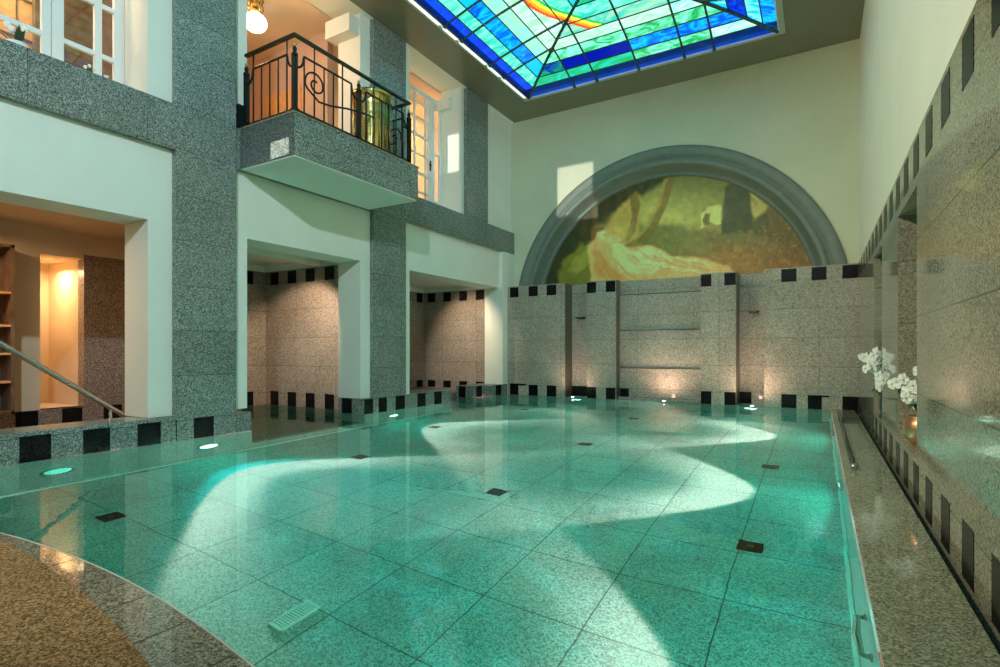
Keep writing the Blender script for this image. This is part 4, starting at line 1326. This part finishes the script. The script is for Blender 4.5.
# ================================================================== ORCHIDS IN THE NICHES
def orchid(loc, name, label, cat, vase, stems, seed):
    rnd = random.Random(seed)
    root = empty(name, loc)
    mb = MB(); n_ = 'vase' if vase[0] == 'glass' else 'pot'
    if vase[0] == 'glass':
        mb.lathe([(0.05, 0), (0.055, 0.01), (0.03, 0.05), (0.045, 0.12), (0.05, 0.2), (0.035, 0.24), (0.03, 0.2)], (0, 0, 0), M['vase_glass'], 20)
    else:
        mb.lathe([(0.08, 0), (0.125, 0.05), (0.15, 0.13), (0.14, 0.21), (0.115, 0.25), (0.12, 0.265), (0.10, 0.26), (0.10, 0.2)], (0, 0, 0), M['copper'], 28)
    mb.build(n_, root)
    zt_ = vase[1]
    for i in range(6):
        a = rnd.uniform(0, 6.28); L_ = rnd.uniform(0.12, 0.2)
        mb = MB(); vs = []; fs = []
        for j in range(6):
            t_ = j / 5; w_ = 0.035 * math.sin(math.pi * (0.15 + 0.85 * t_)) + 0.002
            r_ = L_ * t_; h_ = zt_ + 0.16 * math.sin(t_ * 2.4) * 0.9
            cx_, cy_ = r_ * math.cos(a), r_ * math.sin(a)
            vs += [(cx_ - w_ * math.sin(a), cy_ + w_ * math.cos(a), h_), (cx_ + w_ * math.sin(a), cy_ - w_ * math.cos(a), h_)]
        for j in range(5): fs.append((2 * j, 2 * j + 1, 2 * j + 3, 2 * j + 2))
        mb.add(vs, fs, M['leaf'], True); lf = mb.build('leaf', root)
        so = lf.modifiers.new('s', 'SOLIDIFY'); so.thickness = 0.003
    for (dx, dy, hh, nf) in stems:
        pts = []
        for j in range(10):
            t_ = j / 9
            pts.append((dx * t_ ** 1.8, dy * t_ ** 1.8, zt_ - 0.05 + hh * math.sin(t_ * 1.75) / math.sin(1.57)))
        mb = MB(); mb.tube(pts, 0.005, M['stem'], 6); mb.build('stem', root)
        for f_ in range(nf):
            t_ = 0.50 + 0.5 * f_ / max(nf - 1, 1)
            q_ = pts[min(9, int(round(t_ * 9)))]
            c = Vector(q_) + Vector((rnd.uniform(-.05, .02), rnd.uniform(-.06, .06), rnd.uniform(-.05, .04)))
            fd = Vector((-0.7, -0.7, rnd.uniform(-0.2, 0.4))).normalized()
            rot = fd.to_track_quat('Z', 'Y').to_matrix()
            mb = MB()
            for p_ in range(5):
                a = 2 * math.pi * p_ / 5 + rnd.uniform(-.2, .2); wv = 0.022 if p_ % 2 else 0.028; lv = rnd.uniform(0.052, 0.066)
                loc_ = [(0, 0, 0.004), (lv * .45, wv, 0.012), (lv * .85, wv * .8, 0.008), (lv, 0, 0.0), (lv * .85, -wv * .8, 0.008), (lv * .45, -wv, 0.012)]
                R_ = Matrix.Rotation(a, 3, 'Z')
                mb.add([c + rot @ (R_ @ Vector(v)) for v in loc_], [(0, 1, 2, 3), (0, 3, 4, 5)], M['petal'])
            bo = mb.build('blossom', root)
            so = bo.modifiers.new('s', 'SOLIDIFY'); so.thickness = 0.002
            mb = MB(); mb.ball(c + rot @ Vector((0, 0, 0.012)), 0.010, M['petal_core'], 8, 6); mb.build('flower_centre', bo)
    tag(root, label, cat, 'white orchids in the right wall niches')


orchid((0.72, 8.55, NZ0), 'orchid_in_vase', 'white orchid in a dark green glass vase in the far wall niche', 'plant', ('glass', 0.22),
       [(-0.24, 0.25, 0.62, 8), (-0.10, -0.25, 0.66, 8), (-0.06, -0.62, 0.36, 8), (-0.16, -0.1, 0.5, 5)], 3)
orchid((0.82, 6.22, NZ0), 'orchid_in_pot', 'white orchid in a round copper pot in the near wall niche', 'plant', ('pot', 0.24),
       [(-0.16, 0.14, 0.40, 6), (0.02, -0.12, 0.50, 5), (-0.10, -0.05, 0.28, 4)], 5)

# ================================================================== FLOWERS ON THE UPPER SILL
def sill_flower(y, label, s=1.0, seed=1):
    rnd = random.Random(seed)
    root = empty('potted_plant', (-7.62, y, 4.43))
    mb = MB(); mb.lathe([(0.05 * s, 0), (0.07 * s, 0.10 * s), (0.075 * s, 0.11 * s), (0.06 * s, 0.11 * s)], (0, 0, 0), M['white_paint'], 16); mb.build('pot', root)
    for i in range(9):
        a = rnd.uniform(0, 6.28); el = rnd.uniform(0.3, 1.3); L_ = rnd.uniform(.12, .2) * s
        d_ = Vector((math.cos(a) * math.cos(el), math.sin(a) * math.cos(el), math.sin(el)))
        b_ = Vector((0, 0, 0.1 * s)); sd = d_.cross(Vector((0, 0, 1))).normalized() * 0.022 * s
        mb = MB(); mb.add([b_, b_ + d_ * L_ * .5 + sd, b_ + d_ * L_, b_ + d_ * L_ * .5 - sd], [(0, 1, 2, 3)], M['leaf']); lf = mb.build('leaf', root)
        so = lf.modifiers.new('s', 'SOLIDIFY'); so.thickness = 0.003
    for i in range(3):
        c = Vector((rnd.uniform(-.05, .08), rnd.uniform(-.08, .08), rnd.uniform(.2, .28))) * s
        mb = MB(); mb.ball(c, 0.028 * s, M['petal'], 8, 5); mb.build('blossom', root)
    tag(root, label, 'plant', 'small plants on the upper sill')


sill_flower(2.42, 'leafy potted plant on the sill at the far left upper window', 1.35, 2)
sill_flower(3.08, 'small white flowering plant on the sill below the window mullion', 0.75, 5)
sill_flower(3.28, 'small potted plant on the sill nearest the granite pillar', 0.6, 8)
